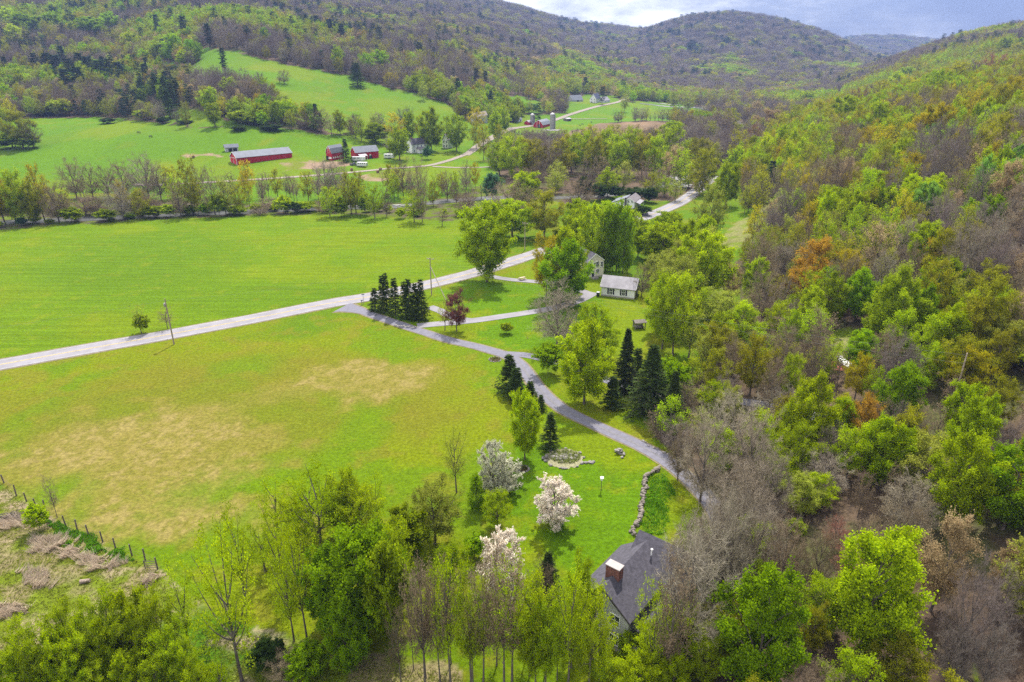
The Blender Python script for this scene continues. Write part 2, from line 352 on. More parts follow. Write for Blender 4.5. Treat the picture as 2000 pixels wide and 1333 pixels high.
def soft(v, a, b): t = np.clip((v - a) / (b - a), 0, 1); return t * t * (3 - 2 * t)
C = lambda *a: np.array(a)
def ground_color(X, Y):
    z = zone(X, Y); n1 = fbm(X / 14, Y / 14, 1, 5); n2 = fbm(X / 3.1, Y / 3.1, 2, 4); n3 = fbm(X / 55, Y / 55, 3, 4); n4 = fbm(X / .9, Y / .9, 4, 3)
    mix = lambda a, b, t: a * (1 - t[:, None]) + b * t[:, None]
    c = np.tile(C(.094, .156, .001), (len(X), 1))
    # meadow: yellow-green with darker, browner and strawy patches that belong to the sward
    c = mix(c, C(.126, .160, .0016), soft(n1, .45, .65)); c = mix(c, C(.066, .138, .001), soft(n3, .55, .68) * .8); c = mix(c, C(0.1487, 0.1403, 0.0112), soft(n2, .52, .72) * .6)
    straw = np.zeros(len(X))
    for px, py, rx, ry, rot, a in ((290, 845, 24, 11, .25, .95), (330, 960, 15, 14, 0, .85), (330, 1000, 20, 8, 0, .8), (210, 880, 18, 10, .2, .75), (715, 745, 13, 10, .3, .85), (690, 775, 8, 8, 0, .7), (420, 850, 14, 8, 0, .6), (560, 770, 16, 5, .3, .45), (470, 790, 25, 5, .3, .4), (250, 900, 30, 22, .2, .55)):
        d = ell(X, Y, px, py, rx, ry, rot); straw = np.maximum(straw, soft(1.25 - d + (n1 - .5) * 2.6 + (n2 - .5) * 1.6, 0, 1.1) * a)
    olive = soft(1.3 - ell(X, Y, 430, 800, 42, 24, .25) + (n1 - .5) * 2, 0, 1)
    mead = z == 0
    cm = mix(c, C(0.1318, 0.1275, 0.0096), olive * .7); straw = straw * (.62 + .38 * soft(n4, .35, .6)); cm = mix(cm, C(.190, .158, .036), np.clip(straw, 0, 1)); cm = mix(cm, C(.250, .195, .075), soft(straw * (n2 + .3), .58, .86) * .45)
    c[mead] = cm[mead]
    h = mix(np.tile(C(.094, .164, .0005), (len(X), 1)), C(.114, .170, .0008), soft(n1, .4, .65)); h = mix(h, C(0.0810, 0.1503, 0.0009), soft(n3, .5, .7)); h = mix(h, C(0.1496, 0.1808, 0.0060), soft(n2, .6, .8) * .5)
    c[z == 1] = h[z == 1]
    p = mix(np.tile(C(.080, .165, .001), (len(X), 1)), C(.108, .166, .002), soft(n3, .45, .62)); p = mix(p, C(.128, .162, .006), soft(n1, .58, .75) * .7); p = mix(p, C(0.0704, 0.1523, 0.0030), soft(fbm(X / 30, Y / 90, 8, 4), .5, .65) * .6)
    c[z == 3] = p[z == 3]
    l = mix(np.tile(C(0.0774, 0.1570, 0.0006), (len(X), 1)), C(0.1188, 0.1693, 0.0012), soft(n1, .42, .62)); l = mix(l, C(0.1496, 0.1808, 0.0036), soft(n2, .58, .75) * .7)
    c[z == 5] = l[z == 5]
    r = mix(np.tile(C(0.1232, 0.1665, 0.0090), (len(X), 1)), C(0.2000, 0.1700, 0.0800), soft(n2, .45, .62)); r = mix(r, C(0.0616, 0.1332, 0.0036), soft(n1, .52, .66)); r = mix(r, C(0.2700, 0.2100, 0.1400), soft(fbm(X / 4.5, Y / 2.2, 12, 4), .58, .70) * .8)
    c[z == 6] = r[z == 6]
    w = mix(np.tile(C(0.0880, 0.0620, 0.0440), (len(X), 1)), C(.122, .086, .055), soft(n2, .4, .65)); w = mix(w, C(0.0700, 0.0850, 0.0200), soft(n1, .5, .64) * .75); w = mix(w, C(0.0600, 0.0450, 0.0360), soft(n4, .55, .7) * .6)
    c[z == 2] = w[z == 2]
    b = mix(np.tile(C(0.0850, 0.0700, 0.0450), (len(X), 1)), C(0.0880, 0.1237, 0.0060), soft(n2, .4, .6)); c[z == 9] = b[z == 9]
    c[z == 4] = mix(np.tile(C(0.2100, 0.1400, 0.0850), (len(X), 1)), C(0.1500, 0.1050, 0.0600), soft(n3, .4, .6))[z == 4]
    k = mix(np.tile(C(0.1144, 0.1618, 0.0090), (len(X), 1)), C(0.1700, 0.1700, 0.0600), soft(n2, .4, .65)); c[z == 7] = k[z == 7]
    y = mix(np.tile(C(0.2400, 0.1700, 0.1150), (len(X), 1)), C(0.1232, 0.1523, 0.0120), soft(n1, .42, .6)); c[z == 8] = y[z == 8]
    # worn strips along the road verge
    return c * (0.86 + 0.28 * n4)[:, None], z

# ---------------------------------------------------------------- the ground, one sheet
def ground_mat():
    m = bpy.data.materials.new('ground'); m.use_nodes = True; t = m.node_tree; b = t.nodes['Principled BSDF']
    b.inputs['Roughness'].default_value = .95; b.inputs['Specular IOR Level'].default_value = .08
    a = N(t, 'ShaderNodeAttribute', attribute_name='soil'); tcn = N(t, 'ShaderNodeTexCoord')
    g = N(t, 'ShaderNodeAttribute', attribute_name='sown')
    nz = N(t, 'ShaderNodeTexNoise'); nz.inputs['Scale'].default_value = 1.7; nz.inputs['Detail'].default_value = 8; nz.inputs['Roughness'].default_value = .72
    t.links.new(tcn.outputs['Object'], nz.inputs['Vector'])
    mr = N(t, 'ShaderNodeMapRange'); mr.inputs['From Min'].default_value = .3; mr.inputs['From Max'].default_value = .7; mr.inputs['To Min'].default_value = .55; mr.inputs['To Max'].default_value = 1.45
    t.links.new(nz.outputs['Fac'], mr.inputs['Value'])
    # drill rows of the sown field, running with the road
    mpn = N(t, 'ShaderNodeMapping'); mpn.inputs['Rotation'].default_value = (0, 0, RAD(-22)); mpn.inputs['Scale'].default_value = (.035, .8, 1)
    t.links.new(tcn.outputs['Object'], mpn.inputs[0])
    n2 = N(t, 'ShaderNodeTexNoise'); n2.inputs['Scale'].default_value = 1.0; n2.inputs['Detail'].default_value = 5; t.links.new(mpn.outputs[0], n2.inputs['Vector'])
    r2 = N(t, 'ShaderNodeMapRange'); r2.inputs['From Min'].default_value = .35; r2.inputs['From Max'].default_value = .65; r2.inputs['To Min'].default_value = .84; r2.inputs['To Max'].default_value = 1.10
    t.links.new(n2.outputs['Fac'], r2.inputs['Value'])
    mx = N(t, 'ShaderNodeMix', data_type='FLOAT'); mx.inputs['A'].default_value = 1; t.links.new(g.outputs['Fac'], mx.inputs['Factor']); t.links.new(r2.outputs[0], mx.inputs['B'])
    mu = N(t, 'ShaderNodeMath', operation='MULTIPLY'); t.links.new(mr.outputs[0], mu.inputs[0]); t.links.new(mx.outputs[0], mu.inputs[1])
    vm = N(t, 'ShaderNodeVectorMath', operation='SCALE'); t.links.new(a.outputs['Color'], vm.inputs[0]); t.links.new(mu.outputs[0], vm.inputs['Scale'])
    t.links.new(vm.outputs[0], b.inputs['Base Color'])
    bp = N(t, 'ShaderNodeBump'); bp.inputs['Strength'].default_value = .9; bp.inputs['Distance'].default_value = .35
    n3 = N(t, 'ShaderNodeTexNoise'); n3.inputs['Scale'].default_value = 2.6; n3.inputs['Detail'].default_value = 7; n3.inputs['Roughness'].default_value = .7
    t.links.new(tcn.outputs['Object'], n3.inputs['Vector']); t.links.new(n3.outputs['Fac'], bp.inputs['Height']); t.links.new(bp.outputs[0], b.inputs['Normal'])
    return m
def make_ground():
    O = 60.0
    L = np.concatenate([np.linspace(math.log(72), math.log(420), 430, endpoint=False), np.linspace(math.log(420), math.log(1500), 260, endpoint=False), np.linspace(math.log(1500), math.log(5250), 110)])
    S = np.linspace(-1.25, 1.25, 640); R = np.exp(L)
    Yg = np.repeat((R - O)[:, None], len(S), 1); Xg = R[:, None] * S[None]
    X, Y = Xg.ravel(), Yg.ravel(); Z = terrain(X, Y); c, z = ground_color(X, Y)
    nS = len(S); i = np.arange(len(R) - 1)[:, None] * nS + np.arange(nS - 1)[None]; i = i.ravel()
    F = np.stack([i, i + 1, i + nS + 1, i + nS], 1)
    mt = ground_mat(); V = np.stack([X, Y, Z], 1)
    cy = Y[F].mean(1); far = (cy > 400) & (Z[F].mean(1) > 7) | (hill_d(X[F].mean(1), cy) > 12)
    for nm, sel in (('ground', ~far), ('hills', far)):
        Fs = F[sel]; u, inv = np.unique(Fs, return_inverse=True)
        me = mesh_np(nm, V[u], inv.reshape(-1, 4), [mt], smooth=True)
        a = me.attributes.new('soil', 'FLOAT_COLOR', 'POINT'); a.data.foreach_set('color', np.concatenate([c[u], np.ones((len(u), 1))], 1).astype(np.float32).ravel())
        a = me.attributes.new('sown', 'FLOAT', 'POINT'); a.data.foreach_set('value', np.where(z[u] == 1, 1.0, np.where(z[u] == 5, .5, np.where(z[u] == 4, .8, 0.0))).astype(np.float32))
        struct(ob(nm, me))
make_ground()

# ---------------------------------------------------------------- roads, drives, river
def smooth_path(P, step=2.5):
    P = np.array(P, float); n = len(P); out = []
    for i in range(n - 1):
        p0, p1, p2, p3 = P[max(i - 1, 0)], P[i], P[i + 1], P[min(i + 2, n - 1)]
        m = max(2, int(np.linalg.norm(p2 - p1) / step))
        for k in range(m):
            t = k / m
            out.append(.5 * ((2 * p1) + (-p0 + p2) * t + (2 * p0 - 5 * p1 + 4 * p2 - p3) * t * t + (-p0 + 3 * p1 - 3 * p2 + p3) * t ** 3))
    return np.array(out + [P[-1]])
def ribbon(name, path, width, m, lift, off=0.0, jag=0.0, wfun=None, n=5):
    P = smooth_path(path) if len(path) < 60 else path; T = np.gradient(P, axis=0); T /= np.linalg.norm(T, axis=1)[:, None]; Nn = np.stack([-T[:, 1], T[:, 0]], 1)
    V = []; k = np.linspace(-.5, .5, n)
    for i, (p, q) in enumerate(zip(P, Nn)):
        w = width if wfun is None else wfun(i / (len(P) - 1)) * width
        for a in k:
            j = jag * (float(fbm(np.array([i * .45 + 50 * (a > 0)]), np.array([a * 9]), 77, 3)[0]) - .5) if abs(a) > .4 else 0
            x, y = p + q * (a * w + off + (j if a > 0 else -j)); V.append((x, y, 0))
    V = np.array(V); V[:, 2] = terrain(V[:, 0], V[:, 1]) + lift * np.clip(V[:, 1] / 150, 1, 5)
    i = (np.arange(len(P) - 1)[:, None] * n + np.arange(n - 1)[None]).ravel(); F = np.stack([i, i + n, i + n + 1, i + 1], 1)
    o = ob(name, mesh_np(name, V, F, [m], smooth=True)); return o, P
M_ROAD = mat('worn_asphalt', (.215, .205, .228), .85, noise=(.35, .16), bump=.15)
M_DRIVE = mat('gravel', (.15, .146, .18), .95, noise=(1.1, .13), bump=.5)
M_DIRT = mat('dirt_lane', (.23, .195, .165), .95, noise=(.7, .2), bump=.3)
M_VERGE = mat('gravel_verge', (.16, .135, .075), .95, noise=(1.6, .35), bump=.4)
ROAD = gpts([(-700, 860), (-160, 741), (0, 713), (160, 684), (330, 654), (500, 622), (640, 594), (740, 577), (850, 553), (945, 528), (1040, 498), (1130, 468), (1240, 432), (1320, 400), (1362, 372), (1392, 345)])
o, RP = ribbon('road_verge', ROAD, 7.6, M_VERGE, .03, jag=.9); struct(o)
o, RP = ribbon('road', ROAD, 6.4, M_ROAD, .06, jag=.15); struct(o)
M_YEL = mat('road_paint', (.55, .42, .10), .7, noise=(2, .3)); M_WHT = mat('edge_paint', (.42, .42, .42), .7, noise=(2, .2))
for of in (-.16, .16): struct(ribbon('road_markings', RP, .11, M_YEL, .075, off=of, n=2)[0])
for of in (-2.75, 2.75): struct(ribbon('road_markings', RP, .12, M_WHT, .075, off=of, n=2)[0])
flare = lambda t: 1 + 1.6 * max(0, 1 - t * 14) ** 1.5
D1 = gpts([(668, 601), (700, 607), (755, 625), (850, 657), (950, 683), (1005, 703), (1035, 738), (1060, 768), (1100, 800), (1195, 846), (1270, 882), (1322, 916), (1365, 955), (1400, 1000), (1425, 1050)])
struct(ribbon('drive_verge', D1, 3.7, M_VERGE, .035, jag=1.0, wfun=flare)[0])
o, DP = ribbon('gravel_drive', D1, 2.9, M_DRIVE, .065, jag=.5, wfun=flare); struct(o)
M_RUT = mat('grass_rut', (.15, .145, .16), .95, noise=(2, .2))
struct(ribbon('drive_center_strip', DP[20:], .5, M_RUT, .078, jag=.3, n=3)[0])
D2 = gpts([(985, 692), (1020, 694), (1052, 699), (1110, 716), (1180, 742), (1260, 765), (1340, 778), (1440, 784), (1540, 800), (1640, 830), (1720, 856), (1840, 888), (1990, 905), (2100, 910)])
struct(ribbon('side_drive', D2, 2.7, M_DRIVE, .062, jag=.5)[0])
D3 = gpts([(815, 637), (850, 634), (930, 626), (985, 618), (1040, 610), (1090, 600), (1130, 588), (1160, 572)])
struct(ribbon('house_drive', D3, 3.2, M_ROAD, .064, jag=.4)[0])
D4 = gpts([(928, 531), (960, 541), (1000, 547), (1060, 552), (1110, 560), (1150, 574)])
struct(ribbon('upper_house_drive', D4, 2.8, M_ROAD, .066, jag=.4)[0])
D5 = gpts([(930, 627), (890, 622), (860, 608), (838, 600)]); struct(ribbon('inner_drive', D5, 2.8, M_ROAD, .06, jag=.5)[0])
LANE = gpts([(1245, 186), (1210, 199), (1165, 209), (1115, 224), (1075, 238), (1040, 246), (1000, 252), (965, 268), (935, 285), (918, 298), (908, 304)])
LANE2 = gpts([(925, 292), (905, 304), (870, 316), (830, 325), (760, 330), (700, 336), (620, 343), (520, 350), (420, 356), (300, 362), (262, 360)])
struct(ribbon('farm_road', LANE, 5.5, M_DIRT, .06, jag=.8)[0]); struct(ribbon('farm_lane', LANE2, 4.0, M_DIRT, .066, jag=.8)[0])
struct(ribbon('farm_track', gpts([(845, 326), (890, 328), (930, 328), (970, 326)]), 3.2, M_DIRT, .06, jag=.8)[0])
struct(ribbon('barn_track', gpts([(1112, 233), (1150, 233), (1185, 233)]), 3.0, M_DIRT, .06, jag=.8)[0])
m = mat('river_water', (.05, .052, .05), .55, noise=(.25, .5), bump=.6, spec=.3)
RIV = gpts([(-120, 452), (0, 436), (200, 427), (400, 418), (560, 411), (690, 406), (770, 404), (850, 396), (950, 388), (1040, 386), (1130, 386), (1230, 376), (1300, 362), (1338, 336), (1350, 312), (1385, 288), (1425, 270), (1450, 256), (1440, 240), (1380, 214), (1300, 208), (1250, 203)])
struct(ribbon('river', RIV, 8, m, .05, jag=3)[0])
M_SHOAL = mat('white_shoal', (.26,.25,.25), .9, noise=(.3, .25), bump=.4)
for px, py, a, b in ((1322, 345, 6, 14), (1328, 362, 5, 9), (1422, 268, 12, 9), (1330, 210, 30, 6), (1312, 205, 20, 5), (700, 404, 5, 1.6), (790, 402, 5, 1.6), (1080, 255, 9, 5)):
    x, y, z = ground(px, py); pts = [(x, y)] ; V = [(x, y, z + .4)]
    for k in range(28):
        q = 1 + .3 * math.sin(k * 2.3 + px) ; V.append((x + a * q * math.cos(k * .2244), y + b * q * math.sin(k * .2244), 0))
    V = np.array(V); V[:, 2] = terrain(V[:, 0], V[:, 1]) + .3
    me = bpy.data.meshes.new('shoal'); me.from_pydata(V.tolist(), [], [(0, 1 + k, 1 + (k + 1) % 28) for k in range(28)]); me.materials.append(M_SHOAL)
    struct(ob('gravel_shoal', me))
# ---------------------------------------------------------------- tree growing
PAL = {  # name: leaf colour (linear), words
 'lime': (0.32, 0.41, 0.003), 'green': (.205, .33, .003), 'ylw': (0.29, 0.39, 0.003), 'gold': (0.4, 0.345, 0.006), 'orange': (0.42, 0.25, 0.025),
 'olive': (0.28, 0.285, 0.01), 'olivegreen': (0.25, 0.33, 0.006), 'pale': (0.29, 0.33, 0.04), 'emerald': (0.17, 0.31, 0.04), 'tan': (0.36, 0.27, 0.14),
 'dark': (0.05, 0.085, 0.018), 'spruce': (0.043, 0.066, 0.015), 'pine': (0.036, 0.066, 0.032), 'brown': (0.225, 0.175, 0.112), 'mauve': (0.195, 0.158, 0.135), 'grey': (0.275, 0.235, 0.175),
 'white': (0.66, 0.6, 0.5), 'cream': (0.56, 0.56, 0.42), 'purple': (0.2, 0.07, 0.065), 'russet': (0.264, 0.132, 0.093), 'seagreen': (0.093, 0.186, 0.085)}
BARK = mat('bark', (.13, .108, .095), .95, noise=(1.5, .35), bump=.6)
SHOOT = mat('young_shoot', (.19, .175, .075), .9, noise=(3, .2))
LEAF = leafmat('leaf'); BLOOM = leafmat('blossom', trans=.25, var=.22); NEEDLE = leafmat('needle', trans=.12, var=.4); TWIG = leafmat('twig', trans=0.0, var=.35)
def unit(v): return v / (np.linalg.norm(v, axis=-1, keepdims=True) + 1e-9)
def bez(a, b, c, t): t = t[..., None]; return a * (1 - t) ** 2 + 2 * b * t * (1 - t) + c * t * t
def tubes(P0, P1, r0, r1, n):
    d = unit(P1 - P0); up = np.where(np.abs(d[:, 2:]) > .95, np.array([[1., 0, 0]]), np.array([[0, 0, 1.]])); u = unit(np.cross(d, up)); w = np.cross(d, u)
    a = np.arange(n) * 2 * math.pi / n; ring = u[:, None] * np.cos(a)[None, :, None] + w[:, None] * np.sin(a)[None, :, None]
    V = np.concatenate([P0[:, None] + ring * np.reshape(r0, (-1, 1, 1)), P1[:, None] + ring * np.reshape(r1, (-1, 1, 1))], 1)
    k = np.arange(n); f = np.stack([k, (k + 1) % n, n + (k + 1) % n, n + k], 1)
    F = (np.arange(len(P0)) * 2 * n)[:, None, None] + f[None]
    return V.reshape(-1, 3), F.reshape(-1, 4)
def curve_tubes(a, b, c, r0, r1, n, k):
    t = np.linspace(0, 1, k + 1); Vs = []; Fs = []; o = 0
    pts = [bez(a, b, c, np.full(len(a), q)) for q in t]
    for i in range(k):
        V, F = tubes(pts[i], pts[i + 1], r0 + (r1 - r0) * t[i], r0 + (r1 - r0) * t[i + 1], n); Vs.append(V); Fs.append(F + o); o += len(V)
    return np.concatenate(Vs), np.concatenate(Fs)
def blades(P0, P1, w, rg):
    d = unit(P1 - P0); s = unit(np.cross(d, rg.normal(size=d.shape))) * np.reshape(w, (-1, 1)) * .5
    V = np.stack([P0 - s, P0 + s, P1 + s * .35, P1 - s * .35], 1); F = np.arange(len(P0) * 4).reshape(-1, 4); return V.reshape(-1, 3), F
def leaves(Cn, size, rg, flat=.0, elong=1.0):
    n = len(Cn); a = unit(rg.normal(size=(n, 3)) * np.array([1, 1, 1 - flat])); b = unit(np.cross(a, rg.normal(size=(n, 3))))
    s = size * rg.uniform(.6, 1.35, (n, 1)); a = a * s * .5 * elong; b = b * s * .5
    V = np.stack([Cn - a, Cn + b * .8, Cn + a, Cn - b * .8], 1); return V.reshape(-1, 3), np.arange(n * 4).reshape(-1, 4)
class Acc:
    def __init__(s): s.V = []; s.F = []; s.M = []; s.T = []; s.n = 0
    def put(s, VF, mi=0, tone=None, rg=None):
        V, F = VF; s.V.append(V); s.F.append(F + s.n); s.n += len(V); s.M.append(np.full(len(F), mi)); s.T.append(tone if tone is not None else np.full(len(F), .5))
    def mesh(s, name, mats): return mesh_np(name, np.concatenate(s.V), np.concatenate(s.F), mats, np.concatenate(s.M), np.concatenate(s.T))
H0, W0 = 14.0, 9.0; WS = 10.0                    # every tree is grown 14 m tall and 9 m wide, then scaled
def grow(kind, seed, lod):
    """one broadleaf skeleton: trunk, limbs, boughs, twigs, leaves. lod 0 near, 1 middle, 2 far. Returns (trunk mesh, crown mesh)"""
    rg = np.random.default_rng(seed * 7 + 3); tk, cw = Acc(), Acc()
    vase = kind in ('bare', 'thin'); multi = 1
    K = dict(leaf=dict(nl=22, ns=9, nt=7, zc=.58, rz=.42, rw=1, lf=26, ls=.27, lo=.26), bud=dict(nl=20, ns=9, nt=7, zc=.60, rz=.41, rw=1, lf=14, ls=.23, lo=.28),
             bare=dict(nl=22, ns=12, nt=10, zc=.60, rz=.42, rw=1, lf=0, ls=.2, lo=.16), thin=dict(nl=13, ns=7, nt=6, zc=.66, rz=.36, rw=.8, lf=7, ls=.22, lo=.3),
             col=dict(nl=24, ns=8, nt=6, zc=.54, rz=.47, rw=.95, lf=20, ls=.25, lo=.16), bloss=dict(nl=22, ns=10, nt=8, zc=.55, rz=.45, rw=1, lf=22, ls=.24, lo=.2),
             shrub=dict(nl=26, ns=8, nt=6, zc=.48, rz=.52, rw=1, lf=18, ls=.42, lo=.04))[kind]
    nl, ns, ntw = K['nl'], K['ns'], K['nt']; lf, ls = K['lf'], K['ls']; tw = .030
    if lod == 1: ntw = max(3, ntw // 2); lf = int(lf * .55); ls *= 1.55; tw *= 2.0
    if lod == 2: nl = int(nl * .7); ns = 4; ntw = 2; lf = int(np.ceil(lf * .22)); ls *= 2.9; tw *= 3.2
    R = W0 / 2 * K['rw']; cz = K['zc'] * H0; RZ = K['rz'] * H0
    # trunk, with a slight lean
    top = np.array([rg.normal() * .4, rg.normal() * .4, H0 * (.80 if not vase else .72)]); mid = top * .5 + rg.normal(size=3) * np.array([.25, .25, 0])
    tr = .25 if kind != 'shrub' else .08
    A0 = np.zeros((1, 3)); kk = 6 if lod < 2 else 2
    tk.put(curve_tubes(A0, mid[None], top[None], np.array([tr]), np.array([.05]), 8 if lod == 0 else 5, kk))
    tk.put(tubes(np.array([[0, 0, -.6]]), np.array([[0, 0, .5]]), np.array([tr * 1.5]), np.array([tr * .98]), 8))
    # limb tips on a lumpy envelope
    g = np.arange(nl) + .5; ph = g * 2.39996 + rg.uniform(0, 6); cz_ = 1 - 2 * g / nl; cz_ = cz_ * .93 + rg.normal(size=nl) * .06
    if kind == 'shrub': cz_ = np.abs(cz_)
    cz_ = np.clip(cz_, -.95, 1); rr = np.sqrt(1 - cz_ ** 2)
    lump = rg.uniform(.72, 1.12, nl)
    taper = 1 - .35 * np.clip(cz_, 0, 1) if kind == 'col' else 1.0
    tip = np.stack([R * rr * np.cos(ph) * lump * taper, R * rr * np.sin(ph) * lump * taper, cz + RZ * cz_ * np.where(cz_ > 0, lump ** .5, 1)], 1)
    if vase: tip[:, 2] = np.maximum(tip[:, 2], H0 * (.42 if kind == 'bare' else .55))
    zs = np.clip(tip[:, 2] - np.linalg.norm(tip[:, :2], axis=1) * (.9 if not vase else 1.15) - H0 * .08, H0 * K['lo'] * rg.uniform(.9, 1.2, nl), H0 * .74)
    tt = zs / H0 / .8; st = bez(np.zeros((nl, 3)), mid[None], top[None], np.clip(tt, 0, 1)); 
    md = st * .45 + tip * .55; md[:, 2] += (tip[:, 2] - st[:, 2]) * (-.18 if vase else -.05) + (.6 if not vase else -.3); md += rg.normal(size=md.shape) * .35
    lr = np.clip(.035 + .013 * np.linalg.norm(tip - st, axis=1), .04, .12) * (1.15 if vase else 1) * (.6 if kind == 'shrub' else 1)
    tk.put(curve_tubes(st, md, tip, lr, np.full(nl, .022), 5 if lod == 0 else 3, 4 if lod == 0 else 2))
    # boughs
    li = np.repeat(np.arange(nl), ns); t = rg.uniform(.28, 1, nl * ns); p = bez(st[li], md[li], tip[li], t)
    out = unit(p - np.array([0, 0, cz - RZ * .4])); dr = unit(out * .8 + rg.normal(size=p.shape) * .75 + np.array([0, 0, .45 if vase else .2]))
    ln = rg.uniform(.9, 2.0, (len(p), 1)) * (1.15 if vase else 1.0) * (.75 if kind == 'col' else 1); q = p + dr * ln; qm = (p + q) / 2 + rg.normal(size=p.shape) * .2
    if lod == 0: cw.put(curve_tubes(p, qm, q, np.full(len(p), .026), np.full(len(p), .012), 3, 2), 1)
    elif lod == 1: cw.put(blades(p, q, .07, rg), 1)
    # twigs
    bi = np.repeat(np.arange(len(p)), ntw); t = rg.uniform(.25, 1.0, len(bi)); a = bez(p[bi], qm[bi], q[bi], t)
    dr = unit(unit(q - p)[bi] * .8 + rg.normal(size=a.shape) * .7 + np.array([0, 0, .3])); ln = rg.uniform(.35, 1.0, (len(a), 1)) * (1.2 if vase else 1); b = a + dr * ln
    if kind in ('bare', 'thin') or (kind in ('bud', 'bloss') and lod < 2): cw.put(blades(a, b, tw, rg), 1, rg.uniform(0, 1, len(a)))
    if kind == 'bare':
        n3 = 6 if lod == 0 else (3 if lod == 1 else 2); ci = np.repeat(np.arange(len(a)), n3); t = rg.uniform(.3, 1, (len(ci), 1)); a3 = a[ci] + (b - a)[ci] * t
        b3 = a3 + unit((b - a)[ci] * .9 + rg.normal(size=a3.shape) * .45 + np.array([0, 0, .15])) * rg.uniform(.3, .75, (len(ci), 1)); cw.put(blades(a3, b3, tw * .75, rg), 1, rg.uniform(0, 1, len(a3)))
    if lf:
        ci = np.repeat(np.arange(len(a)), lf); t = rg.uniform(.1, 1.15, (len(ci), 1)); sp = .26 if kind not in ('bloss',) else .11
        if lod == 1: sp *= 1.25
        if lod == 2: sp *= 2.2
        c = a[ci] + (b - a)[ci] * t + rg.normal(size=(len(ci), 3)) * sp
        tone = np.clip(np.repeat(rg.uniform(.15, .85, len(p)), ntw)[ci] + rg.normal(size=len(ci)) * .2, 0, 1)
        c[:, 2] = np.maximum(c[:, 2], .15); cw.put(leaves(c, ls, rg, .25), 0, tone)
    lm = BLOOM if kind == 'bloss' else LEAF
    lm = TWIG if kind == 'bare' else lm
    return tk.mesh('trunk', [BARK]), cw.mesh('crown', [lm, TWIG if kind in ('bare', 'thin') else SHOOT if kind == 'bud' else BARK])
def grow_conifer(kind, seed, lod):
    rg = np.random.default_rng(seed * 11 + 5); tk, cw = Acc(), Acc()
    tk.put(tubes(np.array([[0, 0, -.5], [0, 0, H0 * .5]]), np.array([[0, 0, H0 * .5], [0, 0, H0 * .99]]), np.array([.2, .12]), np.array([.12, .02]), 7))
    W = 5.2 / 2; nw = {0: 30, 1: 20, 2: 11}[lod]; nb = {0: 15, 1: 10, 2: 7}[lod]; nsz = {0: 16, 1: 8, 2: 3}[lod]; sz = {0: .34, 1: .6, 2: 1.25}[lod]
    z0 = .05 if kind == 'spruce' else .22
    z = np.repeat(np.linspace(z0, .975, nw), nb) * H0 + rg.normal(size=nw * nb) * .12; n = len(z); f = z / H0
    if kind == 'spruce': L = W * 1.12 * (1.02 - f) ** .95 * rg.uniform(.72, 1.15, n)
    else:
        L = W * 1.25 * np.clip((1.02 - f), 0, 1) ** .5 * np.clip((f - .12) * 4, .35, 1) * np.repeat(rg.uniform(.45, 1.15, nw), nb) * rg.uniform(.5, 1.2, n)
    ph = rg.uniform(0, 6.283, n); a = np.stack([np.zeros(n), np.zeros(n), z], 1); dz = (-.28 if kind == 'spruce' else .12)
    b = a + np.stack([np.cos(ph) * L, np.sin(ph) * L, L * dz * rg.uniform(.4, 1.5, n) + .1], 1); m = (a + b) / 2; m[:, 2] -= L * .10 * (1 if kind == 'spruce' else -1)
    if lod == 0: cw.put(curve_tubes(a, m, b, np.full(n, .03), np.full(n, .01), 3, 2), 1)
    i = np.repeat(np.arange(n), nsz); t = rg.uniform(.12, 1.04, len(i)); c = bez(a[i], m[i], b[i], t); sd = unit(b - a)[i]
    side = unit(np.cross(sd, np.array([[0, 0, 1.]]))) * np.sign(rg.normal(size=(len(i), 1)))
    d = unit(sd * .75 + side * .8 + rg.normal(size=c.shape) * .18 + np.array([0, 0, -.12])); ln = sz * rg.uniform(.7, 1.5, (len(i), 1)) * (1.25 - .5 * t[:, None])
    cw.put(blades(c, c + d * ln, np.full(len(i), sz * .42), rg), 0, np.clip(np.repeat(rg.uniform(.2, .8, n), nsz) + rg.normal(size=len(i)) * .2, 0, 1))
    return tk.mesh('trunk', [BARK]), cw.mesh('crown', [NEEDLE, BARK])
PROTO = {}
NV = dict(leaf=4, bud=4, bare=4, thin=3, col=2, bloss=2, shrub=3, spruce=3, pine=3)
def proto(kind, v, lod):
    k = (kind, v, lod)
    if k not in PROTO: PROTO[k] = (grow_conifer if kind in ('spruce', 'pine') else grow)(kind, v + 1 + 10 * sorted(NV).index(kind), lod)
    return PROTO[k]
